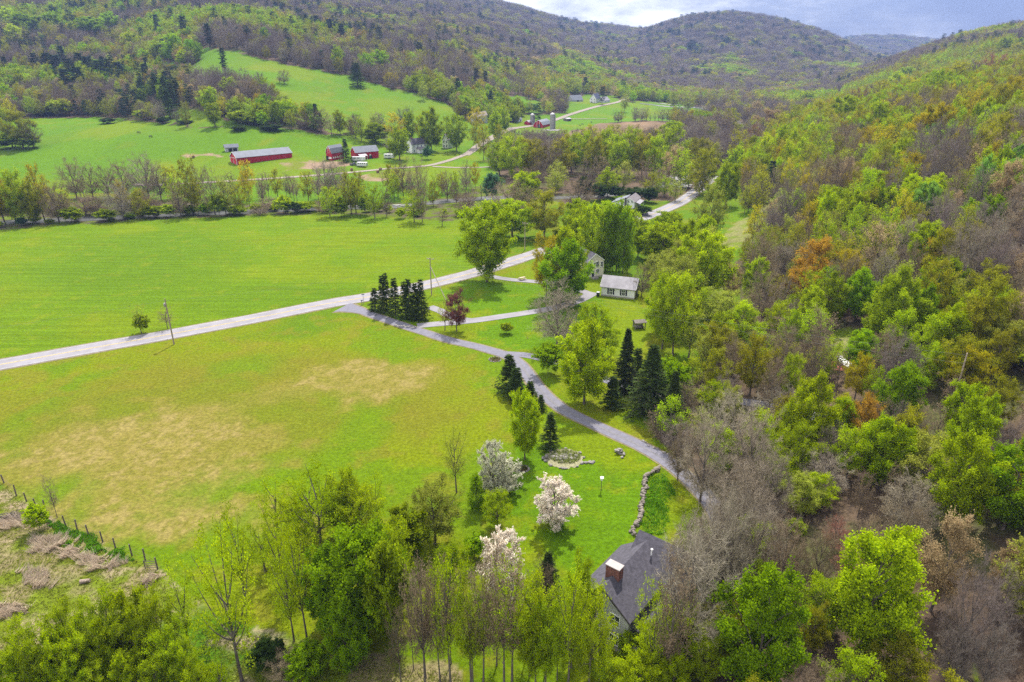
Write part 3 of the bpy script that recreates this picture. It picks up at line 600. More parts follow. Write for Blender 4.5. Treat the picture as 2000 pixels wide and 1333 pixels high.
# code: (kind of crown, palette name, object name, category, colour words)
CODE = {
 'L': ('leaf', 'lime', 'leafy_tree', 'leafy tree', 'lime green'), 'G': ('leaf', 'green', 'leafy_tree', 'leafy tree', 'fresh green'), 'Z': ('leaf', 'gold', 'leafy_tree', 'leafy tree', 'golden'),
 'e': ('leaf', 'emerald', 'leafy_tree', 'leafy tree', 'cool green'), 'Y': ('leaf', 'ylw', 'leafy_tree', 'leafy tree', 'yellow green'), 'A': ('leaf', 'olivegreen', 'leafy_tree', 'leafy tree', 'olive green'),
 'I': ('col', 'lime', 'leafy_tree', 'leafy tree', 'upright lime green'), 'U': ('col', 'green', 'leafy_tree', 'leafy tree', 'upright green'),
 'O': ('bud', 'orange', 'budding_tree', 'budding tree', 'orange'), 'o': ('bud', 'olive', 'budding_tree', 'budding tree', 'olive brown'), 'g': ('bud', 'pale', 'budding_tree', 'budding tree', 'pale green'),
 'y': ('bud', 'ylw', 'budding_tree', 'budding tree', 'yellowish'), 'z': ('bud', 'gold', 'budding_tree', 'budding tree', 'thin gold'), 'T': ('bud', 'tan', 'budding_tree', 'budding tree', 'tan'), 'l': ('bud', 'lime', 'budding_tree', 'budding tree', 'sparse lime'),
 't': ('thin', 'ylw', 'budding_tree', 'budding tree', 'spindly yellowish'), 'h': ('thin', 'brown', 'bare_tree', 'bare tree', 'spindly brown'), 'q': ('thin', 'pale', 'budding_tree', 'budding tree', 'spindly pale green'),
 'B': ('bare', 'brown', 'bare_tree', 'bare tree', 'brown'), 'M': ('bare', 'mauve', 'bare_tree', 'bare tree', 'mauve grey'), 'P': ('bare', 'grey', 'bare_tree', 'bare tree', 'pale grey'), 'r': ('bare', 'russet', 'bare_tree', 'bare tree', 'reddish'),
 'C': ('spruce', 'spruce', 'spruce_tree', 'conifer', 'dark green'), 'K': ('pine', 'pine', 'pine_tree', 'conifer', 'blue green'), 'k': ('spruce', 'dark', 'spruce_tree', 'conifer', 'deep green'),
 'W': ('bloss', 'white', 'blossom_tree', 'blossom tree', 'white flowering'), 'w': ('bloss', 'cream', 'blossom_tree', 'blossom tree', 'cream flowering'), 'R': ('bud', 'purple', 'leafy_tree', 'leafy tree', 'bronze purple'),
 'S': ('shrub', 'olivegreen', 'shrub', 'shrub', 'olive green'), 's': ('shrub', 'lime', 'shrub', 'shrub', 'lime green'), 'D': ('shrub', 'dark', 'shrub', 'shrub', 'dark green'), 'n': ('bare', 'brown', 'shrub', 'shrub', 'brown'), 'v': ('shrub', 'seagreen', 'shrub', 'shrub', 'blue green'), 'd': ('shrub', 'green', 'shrub', 'shrub', 'fresh green')}
WN = dict(spruce=4.1, pine=5.4)
TREES = []       # dicts: x, y, z, w, h, code, px, py (crown middle in the photo), zc, label
def add_tree(x, y, w, h, code, label=None, lean=0, z=None):
    z = float(terrain(x, y)) if z is None else z
    px, py, zc = project(x, y, z + h * .6); TREES.append(dict(x=x, y=y, z=z, w=w, h=h, code=code, px=float(px), py=float(py), zc=float(zc), label=label)); return TREES[-1]
def by_top(px, py, wpx, code, h=None, label=None):
    """tree known by the top and width of its crown on the photo"""
    hh = h or 12.0
    for _ in range(3):
        x, y, z = ground(px, py + 2, hh); zc = y * CT - (z + hh - CAM_H) * ST; w = wpx * zc / FPX
        if h is None: hh = min(max({'spruce': 2.6, 'pine': 2.4, 'shrub': .8, 'col': 1.9, 'bare': 1.55}.get(CODE[code][0], 1.4) * w + (2.5 if CODE[code][0] not in ('shrub', 'spruce', 'pine', 'col') else 0), 1.2), 20)
    return add_tree(x, y, w, hh, code, label)
def by_base(px, py, ytop, wpx, code, label=None):
    """tree known by its foot, top and width on the photo"""
    x, y, z = ground(px, py); zc = y * CT - (z - CAM_H) * ST; h = zy(ytop, y) - z; h = max(h, .5)
    zc2 = y * CT - (z + h * .6 - CAM_H) * ST; return add_tree(x, y, wpx * zc2 / FPX, h, code, label)
def tops(s, x0=0, y0=0, k=1.0):
    for e in s.replace('\n', ' ').split(';'):
        e = e.split()
        if not e: continue
        by_top(x0 + float(e[0]) / k, y0 + float(e[1]) / k, float(e[2]) / k, e[3], float(e[4]) if len(e) > 4 else None)
def bases(s, x0=0, y0=0, k=1.0):
    for e in s.replace('\n', ' ').split(';'):
        e = e.split()
        if not e: continue
        by_base(x0 + float(e[0]) / k, y0 + float(e[1]) / k, y0 + float(e[2]) / k, float(e[3]) / k, e[4])
# ---------------------------------------------------------------- buildings
M_GLASS = mat('window_glass', (.03, .035, .045), .15, spec=.8)
M_WHITE = mat('white_boards', (.78, .78, .79), .7, noise=(1.2, .06), stripes=('Z', 2.6, .14))
M_TRIM = mat('white_trim', (.78, .78, .78), .6)
M_CREAM = mat('cream_boards', (.78, .73, .58), .75, noise=(1.0, .08), stripes=('Z', 2.6, .15))
M_RED = mat('barn_red', (.46, .015, .035), .7, noise=(.6, .16), stripes=('X', 1.6, .25))
M_REDM = mat('red_metal', (.52, .018, .045), .5, noise=(.5, .1), stripes=('X', 1.1, .18))
M_TIN = mat('ribbed_tin', (.20, .215, .255), .7, noise=(.35, .12), stripes=('X', .85, .18), spec=.15)
M_TIN2 = mat('weathered_tin', (.25, .235, .265), .5, noise=(.7, .22), stripes=('X', .85, .15), spec=.4)
M_SHIN = mat('dark_shingles', (.085, .08, .10), .85, noise=(2.2, .3), stripes=('Z', 4.2, .4), bump=.3)
M_SHIN2 = mat('grey_shingles', (.20, .18, .19), .85, noise=(2, .25), stripes=('Z', 4.2, .3))
M_STUCCO = mat('stucco', (.34, .315, .27), .9, noise=(1.4, .16), bump=.3)
M_GREYB = mat('pale_grey_boards', (.50, .50, .53), .8, noise=(1, .1), stripes=('X', 3, .2))
M_BRICK = mat('chimney_brick', (.21, .08, .062), .9, noise=(3, .2), brick=(3.2, (.30, .24, .21)))
M_OLDW = mat('weathered_wood', (.20, .175, .16), .9, noise=(3, .3), stripes=('X', 4, .35))
M_DARK = mat('dark_opening', (.018, .017, .018), .9)
M_SHUT = mat('dark_shutter', (.03, .03, .035), .6)
M_CONC = mat('silo_concrete', (.34, .325, .32), .9, noise=(.8, .2), stripes=('Z', 1.2, .3))
M_DOME = mat('silo_dome', (.42, .41, .43), .4, spec=.5)
M_ROCK = mat('field_stone', (.24, .22, .21), .95, noise=(2.5, .35), bump=.6)
M_RUBBER = mat('rubber', (.02, .02, .02), .8)
M_BLACKP = mat('dark_paint', (.03, .035, .05), .3, spec=.6)
M_VAN = mat('white_paint', (.6, .6, .61), .35, spec=.5)
M_WOOD = mat('pole_wood', (.32, .26, .20), .9, noise=(4, .3), stripes=('Z', .3, .1))
M_POST = mat('grey_post', (.12, .10, .09), .9, noise=(5, .3))
def window(root, face, u, z, w, h, L, Wd, shut=False, door=False, pane=None, frame=None):
    """a window (frame > pane) set 5 cm proud of a wall; face: f front (-y), b back, l left (-x), r right"""
    nm = 'door' if door else 'window'
    ax = {'f': (u, -Wd / 2, 0), 'b': (u, Wd / 2, math.pi), 'r': (L / 2, u, math.pi / 2), 'l': (-L / 2, u, -math.pi / 2)}[face]
    fr = MB(); t = .09
    for c, d in (((-w / 2 - t / 2, -.04, z), (t, .09, h + 2 * t)), ((w / 2 + t / 2, -.04, z), (t, .09, h + 2 * t)), ((0, -.04, z + h / 2 + t / 2), (w, .09, t)), ((0, -.06, z - h / 2 - t / 2), (w + .2, .14, t))): fr.box(c, d)
    if not door:
        fr.box((0, -.045, z), (w, .05, .05)); fr.box((0, -.046, z), (.05, .045, h))
    f = fr.build(nm, frame or M_TRIM, root, (ax[0], ax[1], 0)); f.rotation_euler.z = ax[2]
    p = MB().box((0, -.025, z), (w, .03, h)).build('door_panel' if door else 'pane', pane or M_GLASS, f)
    if shut:
        for s in (-1, 1): MB().box((s * (w / 2 + t + .24), -.04, z), (.42, .07, h + .1), bev=.01).build('shutter', M_SHUT, f)
def roof_poly(prof, th, over):
    """profile of a roof as slabs: one closed profile following the slope line, th thick"""
    pr = list(prof); d0 = Vector((pr[0][0] - pr[1][0], pr[0][1] - pr[1][1])).normalized() * over; d1 = Vector((pr[-1][0] - pr[-2][0], pr[-1][1] - pr[-2][1])).normalized() * over
    pr[0] = (pr[0][0] + d0.x, pr[0][1] + d0.y); pr[-1] = (pr[-1][0] + d1.x, pr[-1][1] + d1.y)
    return [(y, z + .03) for y, z in pr] + [(y, z + .03 + th) for y, z in reversed(pr)]
def shell(root, L, Wd, eave, ridge, wall, roof, kind='gable', over=.4, base=None, low=-1.0, dx=0, trim=True):
    h = Wd / 2
    prof = {'gable': [(-h, eave), (0, ridge), (h, eave)], 'gambrel': [(-h, eave), (-h * .62, eave + (ridge - eave) * .62), (0, ridge), (h * .62, eave + (ridge - eave) * .62), (h, eave)], 'shed': [(-h, eave), (h, ridge)]}[kind]
    MB().prism([(-h, low), *[(a, b) for a, b in prof], (h, low)][::-1], dx - L / 2, dx + L / 2).build('wall', wall, root)
    r = MB().prism(roof_poly(prof, .16, over), dx - L / 2 - over, dx + L / 2 + over).build('roof', roof, root)
    if trim:
        for s in (-1, 1):
            t = MB()
            for k in range(len(prof) - 1):
                (y0, z0), (y1, z1) = prof[k], prof[k + 1]
                t.add([(dx + s * (L / 2 + over + .012) + q, y, z) for q in (-.03, .03) for y, z in ((y0, z0 - .1), (y1, z1 - .1), (y1, z1 + .17), (y0, z0 + .17))], [(0, 1, 2, 3), (7, 6, 5, 4), (0, 4, 5, 1), (1, 5, 6, 2), (2, 6, 7, 3), (3, 7, 4, 0)])
            t.build('roof_trim', M_TRIM, root)
    if base: MB().box((dx, 0, low / 2 + .15), (L + .1, Wd + .1, abs(low) + .5)).build('foundation', base, root)
    return r
def site(name, label, cat, A, B, Cc, eave_py, apex_py, group=None):
    """a house from three ground corners on the photo: A-B the gable foot, B-C a long wall; eave over B, apex over the middle of A-B"""
    a, b, c = [np.array(ground(*p)) for p in (A, B, Cc)]
    d = (c - b)[:2]; L = float(np.linalg.norm(d)); d /= L; nrm = np.array([-d[1], d[0]]); Wd = abs(float((a - b)[:2] @ nrm)); sgn = 1 if (a - b)[:2] @ nrm > 0 else -1
    ctr = b[:2] + d * L / 2 + nrm * sgn * Wd / 2; z = min(a[2], b[2], c[2])
    eave = zy(eave_py, b[1]) - z; mid = b[:2] + nrm * sgn * Wd / 2; ridge = zy(apex_py, mid[1]) - z
    r = empty(name, (ctr[0], ctr[1], z), math.atan2(d[1], d[0])); tag(r, label, cat, group); print(name, 'L %.1f W %.1f eave %.1f ridge %.1f' % (L, Wd, eave, ridge), sgn)
    return r, L, Wd, eave, ridge
# the long red barn
r, L, Wd, ev, rd = site('long_barn', 'long low red barn with a pale tin roof and white-edged sliding doors', 'barn', (434, 319), (464, 323), (571, 308), 309, 297.5)
shell(r, L, Wd, ev, rd, M_REDM, M_TIN); 
for y in (-Wd * .22, Wd * .22): MB().box((-L / 2 - .05, y, ev * .42), (.1, Wd * .36, ev * .84)).build('sliding_door', M_RED, r)
for y in (-Wd / 2, -Wd * .41, 0, Wd * .41, Wd / 2): MB().box((-L / 2 - .12, y, ev * .45), (.08, .16, ev * .9)).build('corner_trim', M_TRIM, r)
MB().box((-L / 2 - .12, 0, ev * .9 + .09), (.08, Wd, .16)).build('door_rail', M_TRIM, r)
# the gambrel barn and the barn beside it
r, L, Wd, ev, rd = site('gambrel_barn', 'red gambrel barn with a small white-framed hayloft door', 'barn', (629, 314), (649, 314.5), (672, 310), 300, 285.5)
shell(r, L, Wd, ev, rd, M_RED, M_TIN, 'gambrel', over=.3)
window(r, 'l', 0, rd * .62, 1.3, 1.6, L, Wd, door=True, pane=M_RED)
for u in (-Wd * .18, Wd * .18): window(r, 'l', u, rd * .86, .7, .7, L, Wd, pane=M_TRIM)
for u in (-Wd * .3, -Wd * .1, Wd * .12): window(r, 'l', u, 1.6, .8, .8, L, Wd, pane=M_TRIM)
for k in range(5): window(r, 'f', -L / 2 + L * (k + .7) / 5.6, 1.7, .8, .8, L, Wd, pane=M_TRIM)
MB().box((-L / 2 - .06, Wd * .32, 1.3), (.1, 1.9, 2.6)).build('door', M_DARK, r)
r, L, Wd, ev, rd = site('gable_barn', 'red barn with a pale tin gable roof right of the dark conifer', 'barn', (678, 308), (695.5, 312), (740, 308.5), 299, 287.5)
shell(r, L, Wd, ev, rd, M_RED, M_TIN, over=.3)
window(r, 'f', L * .12, 2.0, .9, .9, L, Wd, pane=M_TRIM); MB().box((L * .14, -Wd / 2 - .04, .9), (2.0, .1, 1.8)).build('door', M_DARK, r)
pr = MB().prism([(-Wd / 2 - 3.2, 2.2), (-Wd / 2 - .05, 3.2), (-Wd / 2 - .05, 3.35), (-Wd / 2 - 3.2, 2.35)], -L * .42, -L * .08).build('porch_roof', M_TIN2, r)
for x in (-L * .4, -L * .1): MB().box((x, -Wd / 2 - 3.0, 1.1), (.16, .16, 2.2)).build('porch_post', M_TRIM, r)
# open field shelter
r, L, Wd, ev, rd = site('field_shelter', 'small grey open-fronted shelter behind the long red barn', 'shed', (440, 294.5), (441, 297.5), (466, 295), 288.5, 283)
shell(r, L, Wd, ev, rd, M_GREYB, M_TIN, over=.5, trim=False)
for x in (-L * .12, L * .24): MB().box((x, -Wd / 2 - .04, 1.0), (L * .3, .1, 2.0)).build('opening', M_DARK, r)
# the barn with silos
r, L, Wd, ev, rd = site('dairy_barn', 'red gambrel dairy barn standing between two concrete silos', 'barn', (1042, 249), (1060.5, 250.5), (1076, 246), 245, 235.5)
shell(r, L, Wd, ev, rd, M_RED, M_TIN, 'gambrel', over=.3)
MB().box((-L / 2 - .05, -Wd * .1, 1.5), (.1, 2.4, 3)).build('door', M_DARK, r)
for s in (-1, 1): MB().box((-L / 2 - .08, s * Wd * .12, rd * .45), (.08, .25, rd * .8)).build('door_frame', M_TRIM, r)
def silo(px, pyb, pyt, wpx, label):
    x, y, z = ground(px, pyb); zc = y * CT - (z - CAM_H) * ST; R = wpx * zc / FPX / 2; h = zy(pyt, y) - z
    o = empty('silo', (x, y, z)); tag(o, label, 'silo', 'concrete silos of the dairy barn')
    p = [(R, -.5)]
    for k in range(1, 14): p += [(R, k * (h - R) / 14 - .08), (R * 1.015, k * (h - R) / 14 - .07), (R * 1.015, k * (h - R) / 14 + .07), (R, k * (h - R) / 14 + .08)]
    MB().lathe(p + [(R, h - R)], n=24).build('staves', M_CONC, o)
    MB().lathe([(R * 1.05 * math.cos(a), h - R + .05 + R * .95 * math.sin(a)) for a in np.linspace(0, 1.5, 8)], n=24).build('dome', M_DOME, o, smooth=True)
    MB().box((R + .35, 0, (h - R) / 2), (.7, .8, h - R)).build('chute', M_CONC, o)
silo(1078.5, 252.5, 220.5, 9.5, 'tall grey silo with a pale dome, the taller of the two')
silo(1039.5, 244, 222, 8.2, 'shorter pale silo left of the red dairy barn')
r, L, Wd, ev, rd = site('milk_house', 'low red milk house at the foot of the short silo', 'shed', (1026, 243), (1034, 245), (1042, 243.5), 239.5, 236)
shell(r, L, Wd, ev, rd, M_RED, M_TIN2, over=.3); MB().box((0, -Wd / 2 - .05, 1), (1.2, .1, 2)).build('door', M_DARK, r)
# farmhouses of the hamlet
r, L, Wd, ev, rd = site('white_farmhouse', 'white two-storey farmhouse with dark roof among the hamlet trees', 'house', (803, 296), (805, 300.5), (836, 297), 283, 272)
shell(r, L, Wd, ev, rd, M_WHITE, M_SHIN, base=M_STUCCO)
for k in range(4):
    for z in (1.6, 4.2): window(r, 'f', -L / 2 + L * (k + .6) / 4.4, z, .9, 1.3, L, Wd, pane=M_GLASS)
MB().box((0, -Wd / 2 - 1.4, 1.2), (L * .4, 2.8, 2.4)).build('porch', M_WHITE, r); MB().prism([(-Wd / 2 - 3.2, 2.4), (-Wd / 2 - .02, 3.4), (-Wd / 2 - .02, 3.55), (-Wd / 2 - 3.2, 2.55)], -L * .25, L * .25).build('porch_roof', M_SHIN2, r)
MB().box((-L * .3, 0, rd), (.8, .8, 1.6)).build('chimney', M_BRICK, r)
r, L, Wd, ev, rd = site('neighbor_farmhouse', 'white farmhouse with a pale roof, half hidden by trees beside the farm road', 'house', (860, 290), (875, 291), (890, 287.5), 274, 262)
shell(r, L, Wd, ev, rd, M_WHITE, M_SHIN2, base=M_STUCCO); MB().box((-L * .3, 0, rd), (.8, .8, 1.6)).build('chimney', M_BRICK, r)
for z in (1.7, 4.4):
    for u in (-Wd * .25, Wd * .25): window(r, 'l', u, z, .9, 1.4, L, Wd)
    for u in (-L * .25, L * .25): window(r, 'f', u, z, .9, 1.4, L, Wd)
r, L, Wd, ev, rd = site('machine_shed', 'long shed with a pinkish tin roof behind the hamlet trees', 'shed', (925, 240), (927, 243.5), (952, 241), 230, 222.5)
shell(r, L, Wd, ev, rd, M_GREYB, mat('pink_tin', (.40, .33, .31), .5, noise=(.5, .1), stripes=('X', .85, .12)), over=.5)
for u in (-L * .25, L * .2): MB().box((u, -Wd / 2 - .04, 1.3), (3, .1, 2.6)).build('door', M_DARK, r)
for (px, py, w, lab) in ((1001, 237, 11, 'small white shed left of the milk house, nearest the hamlet'), (1016, 238, 8, 'tiny white shed between the milk house and another white shed')):
    r, L, Wd, ev, rd = site('white_shed', lab, 'shed', (px - w / 2, py - 1.5), (px - w / 2 + 1, py + .6), (px + w / 2, py), py - 3.6, py - 8)
    shell(r, L, Wd, ev, rd, M_WHITE, M_TIN, over=.3); MB().box((0, -Wd / 2 - .05, 1), (1.1, .1, 2)).build('door', M_OLDW, r)
r, L, Wd, ev, rd = site('far_barn', 'pale metal barn far up the valley road', 'barn', (1117, 196.5), (1118, 199), (1139, 199), 196.5, 187)
shell(r, L, Wd, ev, rd, M_GREYB, M_TIN, over=.4); MB().box((0, -Wd / 2 - .04, 1.2), (3, .1, 2.4)).build('door', M_DARK, r)
r, L, Wd, ev, rd = site('far_farmhouse', 'white house with dark blue roof at the valley road bend', 'house', (1157, 199), (1164, 202), (1173, 199.5), 193, 184)
shell(r, L, Wd, ev, rd, M_WHITE, mat('blue_slate', (.05, .06, .11), .7, noise=(1, .2)), over=.5)
for z in (1.6, 4.3):
    for u in (-Wd * .22, Wd * .22): window(r, 'l', u, z, 1, 1.3, L, Wd)
    window(r, 'f', 0, z, 1, 1.3, L, Wd)
r, L, Wd, ev, rd = site('far_cottage', 'low white cottage right of the blue-roofed far house', 'house', (1176, 198), (1179, 201), (1191, 200), 197, 190)
shell(r, L, Wd, ev, rd, M_WHITE, M_TIN2, over=.5)
for u in (-L * .25, L * .25): window(r, 'f', u, 1.4, 1, 1.1, L, Wd)
r, L, Wd, ev, rd = site('field_shed', 'small grey shed by the track beside the ploughed field', 'shed', (1107.5, 235.5), (1108, 237.5), (1116, 237), 233, 231)
shell(r, L, Wd, ev, rd, M_OLDW, M_TIN2, over=.3); MB().box((0, -Wd / 2 - .04, 1), (1.4, .1, 2)).build('door', M_DARK, r)
# roadside white house
r, L, Wd, ev, rd = site('roadside_house', 'white house with steep grey roof beside the main road and dark hedge', 'house', (1219, 406.5), (1238.5, 409), (1250, 399), 395.5, 387)
shell(r, L, Wd, ev, rd, M_WHITE, M_SHIN2, base=M_STUCCO, over=.35)
for u, z in ((-Wd * .28, ev + .3), (Wd * .1, ev + .1), (Wd * .12, 1.4)): window(r, 'l', u, z, .8, 1.0, L, Wd)
for u in (-L * .2, L * .2): window(r, 'f', u, 1.6, .9, 1.3, L, Wd)
MB().prism([(Wd / 2 + 5.6, -1), (Wd / 2 - .2, -1), (Wd / 2 - .2, ev + .9), (Wd / 2 + 5.6, ev - 1.2)][::-1], -L * .32, L * .42).build('wing', M_WHITE, r)
MB().prism([(Wd / 2 + 6.0, ev - 1.3), (Wd / 2 - .3, ev + .98), (Wd / 2 - .3, ev + 1.14), (Wd / 2 + 6.0, ev - 1.14)][::-1], -L * .36, L * .46).build('wing_roof', M_TIN, r)
MB().prism([(-Wd / 2 - 2.2, 2.0), (-Wd / 2 + .02, 2.7), (-Wd / 2 + .02, 2.85), (-Wd / 2 - 2.2, 2.15)], -L * .4, L * .3).build('porch_roof', M_TIN2, r)
for x in (-L * .38, L * .28): MB().box((x, -Wd / 2 - 2.0, .9), (.14, .14, 2.2)).build('porch_post', M_TRIM, r)
MB().box((-L / 2 - .35, Wd * .34, ev * .55 + .4), (.7, .7, ev + 2.4)).build('chimney', mat('dark_chimney', (.08, .07, .075), .9, noise=(4, .3)), r)
# yellow house
r, L, Wd, ev, rd = site('yellow_house', 'cream yellow two-storey house with a dark roof behind the big lime tree', 'house', (1150.5, 549), (1178, 540), (1150, 527), 508.5, 502.5)
ev, rd = max(ev, 4.8), max(rd, 7.2)
shell(r, L, Wd, ev, rd, M_CREAM, M_SHIN, base=M_STUCCO, over=.3)
for u, z, w, h in ((-Wd * .34, ev - 1.1, .9, 1.5), (-Wd * .02, ev - 1.0, .5, 1.4), (Wd * .14, ev - .9, .9, 1.5), (Wd * .38, ev - 1.1, .8, 1.4)): window(r, 'l', -u, z, w, h, L, Wd)
window(r, 'l', -Wd * .16, 1.9, .9, 1.1, L, Wd); window(r, 'l', Wd * .1, 1.05, .9, 2.1, L, Wd, door=True)
for u in (-L * .25, L * .25):
    for z in (1.6, 3.9): window(r, 'b', u, z, .9, 1.3, L, Wd); window(r, 'f', u, z, .9, 1.3, L, Wd)
MB().box((-L / 2 - .9, Wd * .1, .2), (1.6, 2.0, .5)).build('doorstep', M_ROCK, r)
# white garage
fx, fy, fz = ground(1206, 581.5); r = empty('white_garage', (fx + 1.05, fy + 2.85, fz), RAD(-20)); tag(r, 'low white garage with a weathered tin roof and dark shutters', 'garage')
L, Wd = 9.0, 6.2; shell(r, L, Wd, 2.7, 4.9, M_WHITE, M_TIN2, base=M_STUCCO, over=.4)
for u in (-1.9, 1.55): window(r, 'f', u, 1.55, .85, 1.5, L, Wd, shut=True)
MB().box((-L / 2 - .05, 0, 1.1), (.1, 3.0, 2.2)).build('garage_door', M_TRIM, r)
MB().box((L / 2 + .05, -.4, 1.0), (.1, 1.0, 2.0)).build('side_door', M_OLDW, r)
# house with the chimney, in the trees at the foot of the lawn
r = empty('chimney_house', (12.9, 60.9, 0), math.atan2(7.3, 5.9)); tag(r, 'grey shingled house with a big brick chimney under bare trees', 'house')
L, Wd = 9.6, 6.3
MB().prism([(-Wd / 2, 2.5), (Wd / 2, 2.5), (Wd / 2, 5.4), (0, 7.9), (-Wd / 2, 5.4)], -L / 2, L / 2).build('wall', M_GREYB, r)
MB().box((0, 0, .75), (L + .12, Wd + .12, 3.5)).build('foundation', M_STUCCO, r)
MB().prism(roof_poly([(-Wd / 2, 5.4), (0, 7.9), (Wd / 2, 5.4)], .16, .55), -L / 2 - .5, L / 2 + .2).build('roof', M_SHIN, r)
for s in (-1, 1):
  t = MB(); t.add([(-L / 2 - .52 + q, y, z) for q in (-.03, .03) for y, z in ((0, 7.78), (s * (Wd / 2 + .5), 4.93), (s * (Wd / 2 + .5), 5.17), (0, 8.05))], [(0, 1, 2, 3), (7, 6, 5, 4), (0, 4, 5, 1), (1, 5, 6, 2), (2, 6, 7, 3), (3, 7, 4, 0)])
  t.build('roof_trim', mat('brown_trim', (.05, .045, .045), .7), r)
cx = L / 2 + .3                                                     # cross wing at the far end, its ridge to the right
MB().prism([(cx - 3.0, -.8), (cx + 3.0, -.8), (cx + 3.0, 5.7), (cx, 8.4), (cx - 3.0, 5.7)], -1.0, 6.8).build('wing', M_GREYB, r).rotation_euler.z = -math.pi / 2
o = [c for c in r.children if c.name.startswith('wing')][0]; o.location = (0, 0, 0)
for v in o.data.vertices: x, y, z = v.co; v.co = (-y, x, z) if False else (x, y, z)
wing_r = MB().prism(roof_poly([(cx - 3.0, 5.7), (cx, 8.4), (cx + 3.0, 5.7)], .16, .5), -1.4, 7.2).build('wing_roof', M_SHIN, r); wing_r.rotation_euler.z = -math.pi / 2
MB().box((-2.6, .15, 7.7), (.95, 1.65, 2.8)).build('chimney', M_BRICK, r)
cap = MB().box((-2.6, .15, 9.16), (1.1, 1.8, .12), bev=.03).build('chimney_cap', mat('cap_stone', (.32, .29, .28), .7, noise=(3, .1)), [c for c in r.children if c.name.startswith('chimney')][0])
MB().prism([(-Wd / 2 - 2.5, 3.0), (-Wd / 2 - .02, 4.0), (-Wd / 2 - .02, 4.16), (-Wd / 2 - 2.5, 3.16)], -L / 2 + .4, L / 2 - 1).build('porch_roof', M_SHIN, r)
for x in (-L / 2 + .8, -1, 2.6): MB().box((x, -Wd / 2 - 2.3, 1.4), (.2, .2, 3.2)).build('porch_post', M_STUCCO, r)
for x in (-3.2, -1.2, .8, 2.6): window(r, 'f', x, 4.42, 1.1, .5, L, Wd, frame=M_STUCCO)
for x in (-3, 0, 2.8): window(r, 'f', x, 1.5, 1.1, 1.5, L + .12, Wd + .12)
window(r, 'l', 1.4, 4.1, 1.3, 1.5, L, Wd); window(r, 'l', -1.5, 4.1, 1.1, 1.4, L, Wd); window(r, 'l', 1.1, 1.1, 1.6, 2.3, L + .12, Wd + .12, door=True, pane=M_DARK); window(r, 'l', -1.6, 1.5, 1.0, 1.2, L + .12, Wd + .12)
MB().lathe([(.09, 0), (.09, .7), (.14, .72), (.14, .85)], (3.4, -1.2, 7.3), 10).build('vent_pipe', M_TRIM, r)
x, y, z = ground(1247, 1284); r = empty('woodshed', (x, y, z), RAD(50)); tag(r, 'tiny grey-roofed woodshed in the shrubs below the chimney house', 'shed')
MB().box((0, 0, .7), (1.9, 1.5, 2.6)).build('wall', M_OLDW, r); MB().prism([(-1.05, 1.95), (1.05, 2.35), (1.05, 2.45), (-1.05, 2.05)], -1.3, 1.3).build('roof', M_TIN2, r)
# wooden hut on the neighbours' lawn
x, y, z = ground(1248, 641); r = empty('wood_hut', (x, y, z), RAD(12)); tag(r, 'small weathered open wooden hut on the lawn below the garage', 'hut')
MB().prism([(-1.1, 1.55), (0, 2.05), (1.1, 1.55), (1.1, 1.7), (0, 2.2), (-1.1, 1.7)][::-1], -1.5, 1.5).build('roof', M_OLDW, r)
for sx_ in (-1.2, 1.2):
    for sy_ in (-.85, .85): MB().box((sx_, sy_, .8), (.14, .14, 1.7)).build('post', M_OLDW, r)
b = MB()
for k in range(5): b.box((0, .9, .25 + k * .3), (2.5, .05, .22))
b.build('back_boards', M_OLDW, r); MB().box((0, 0, .35), (2.3, 1.5, .08)).build('shelf', M_OLDW, r)
lg = MB()
for k in range(9): lg.tube([(-.9 + .22 * k, -.5, .5), (-.9 + .22 * k, .5, .5)], .1, 8)
lg.build('firewood', M_ROCK, r)

# ---------------------------------------------------------------- poles and wires
def pole(px, py, pyt, label, arm=True, tf=False):
    x, y, z = ground(px, py); h = zy(pyt, y) - z
    o = empty('utility_pole', (x, y, z), RAD(-25)); tag(o, label, 'utility pole', 'utility poles along the road')
    MB().tube([(0, 0, -1), (0, 0, h * .5), (.03, 0, h)], [.17, .15, .11], 8).build('post', M_WOOD, o)
    if arm:
        MB().box((0, .13, h - .5), (2.2, .11, .13)).build('crossarm', M_WOOD, o)
        for k in (-.95, -.4, .95): MB().lathe([(.05, 0), (.07, .06), (.04, .12), (.06, .18)], (k, .13, h - .43), 8).build('insulator', mat('porcelain', (.55, .55, .56), .3), o)
    if tf: MB().lathe([(.2, 0), (.24, .05), (.24, .75), (.2, .8), (.08, .9)], (-.38, 0, h - 1.9), 12).build('transformer', M_CONC, o, smooth=True)
    return Vector((x, y, z + h - .4))
P1 = pole(340, 673, 584, 'lone wooden utility pole at the meadow edge of the road', arm=False, tf=True)
P2 = pole(843, 577, 503, 'utility pole with crossarm leaning brace behind the dark spruces')
P3 = pole(1025, 489, 434, 'utility pole by the road behind the big roadside tree')
P4 = pole(1243, 421, 404, 'short pale pole beside the dark hedge of the white house', arm=False)
P5 = pole(1858, 800, 690, 'tall thin pole rising from the woods above the side drive', arm=False)
x, y, z = ground(873, 588); w = MB().tube([(x, y, z - .5), (P2.x + .1, P2.y, P2.z - 2.2)], .11, 8).build('brace_pole', mat('pale_pole', (.42, .36, .27), .9, noise=(4, .2))); tag(w, 'pale slanting brace pole propping the crossarm utility pole', 'brace pole')
def wire(a, b, sag, label, rad=.013):
    a, b = Vector(a), Vector(b); pts = [a.lerp(b, t) - Vector((0, 0, sag * 4 * t * (1 - t))) for t in np.linspace(0, 1, 14)]
    tag(MB().tube(pts, rad, 4).build('power_line', mat('wire', (.16, .16, .15), .6)), label, 'wire', 'overhead wires')
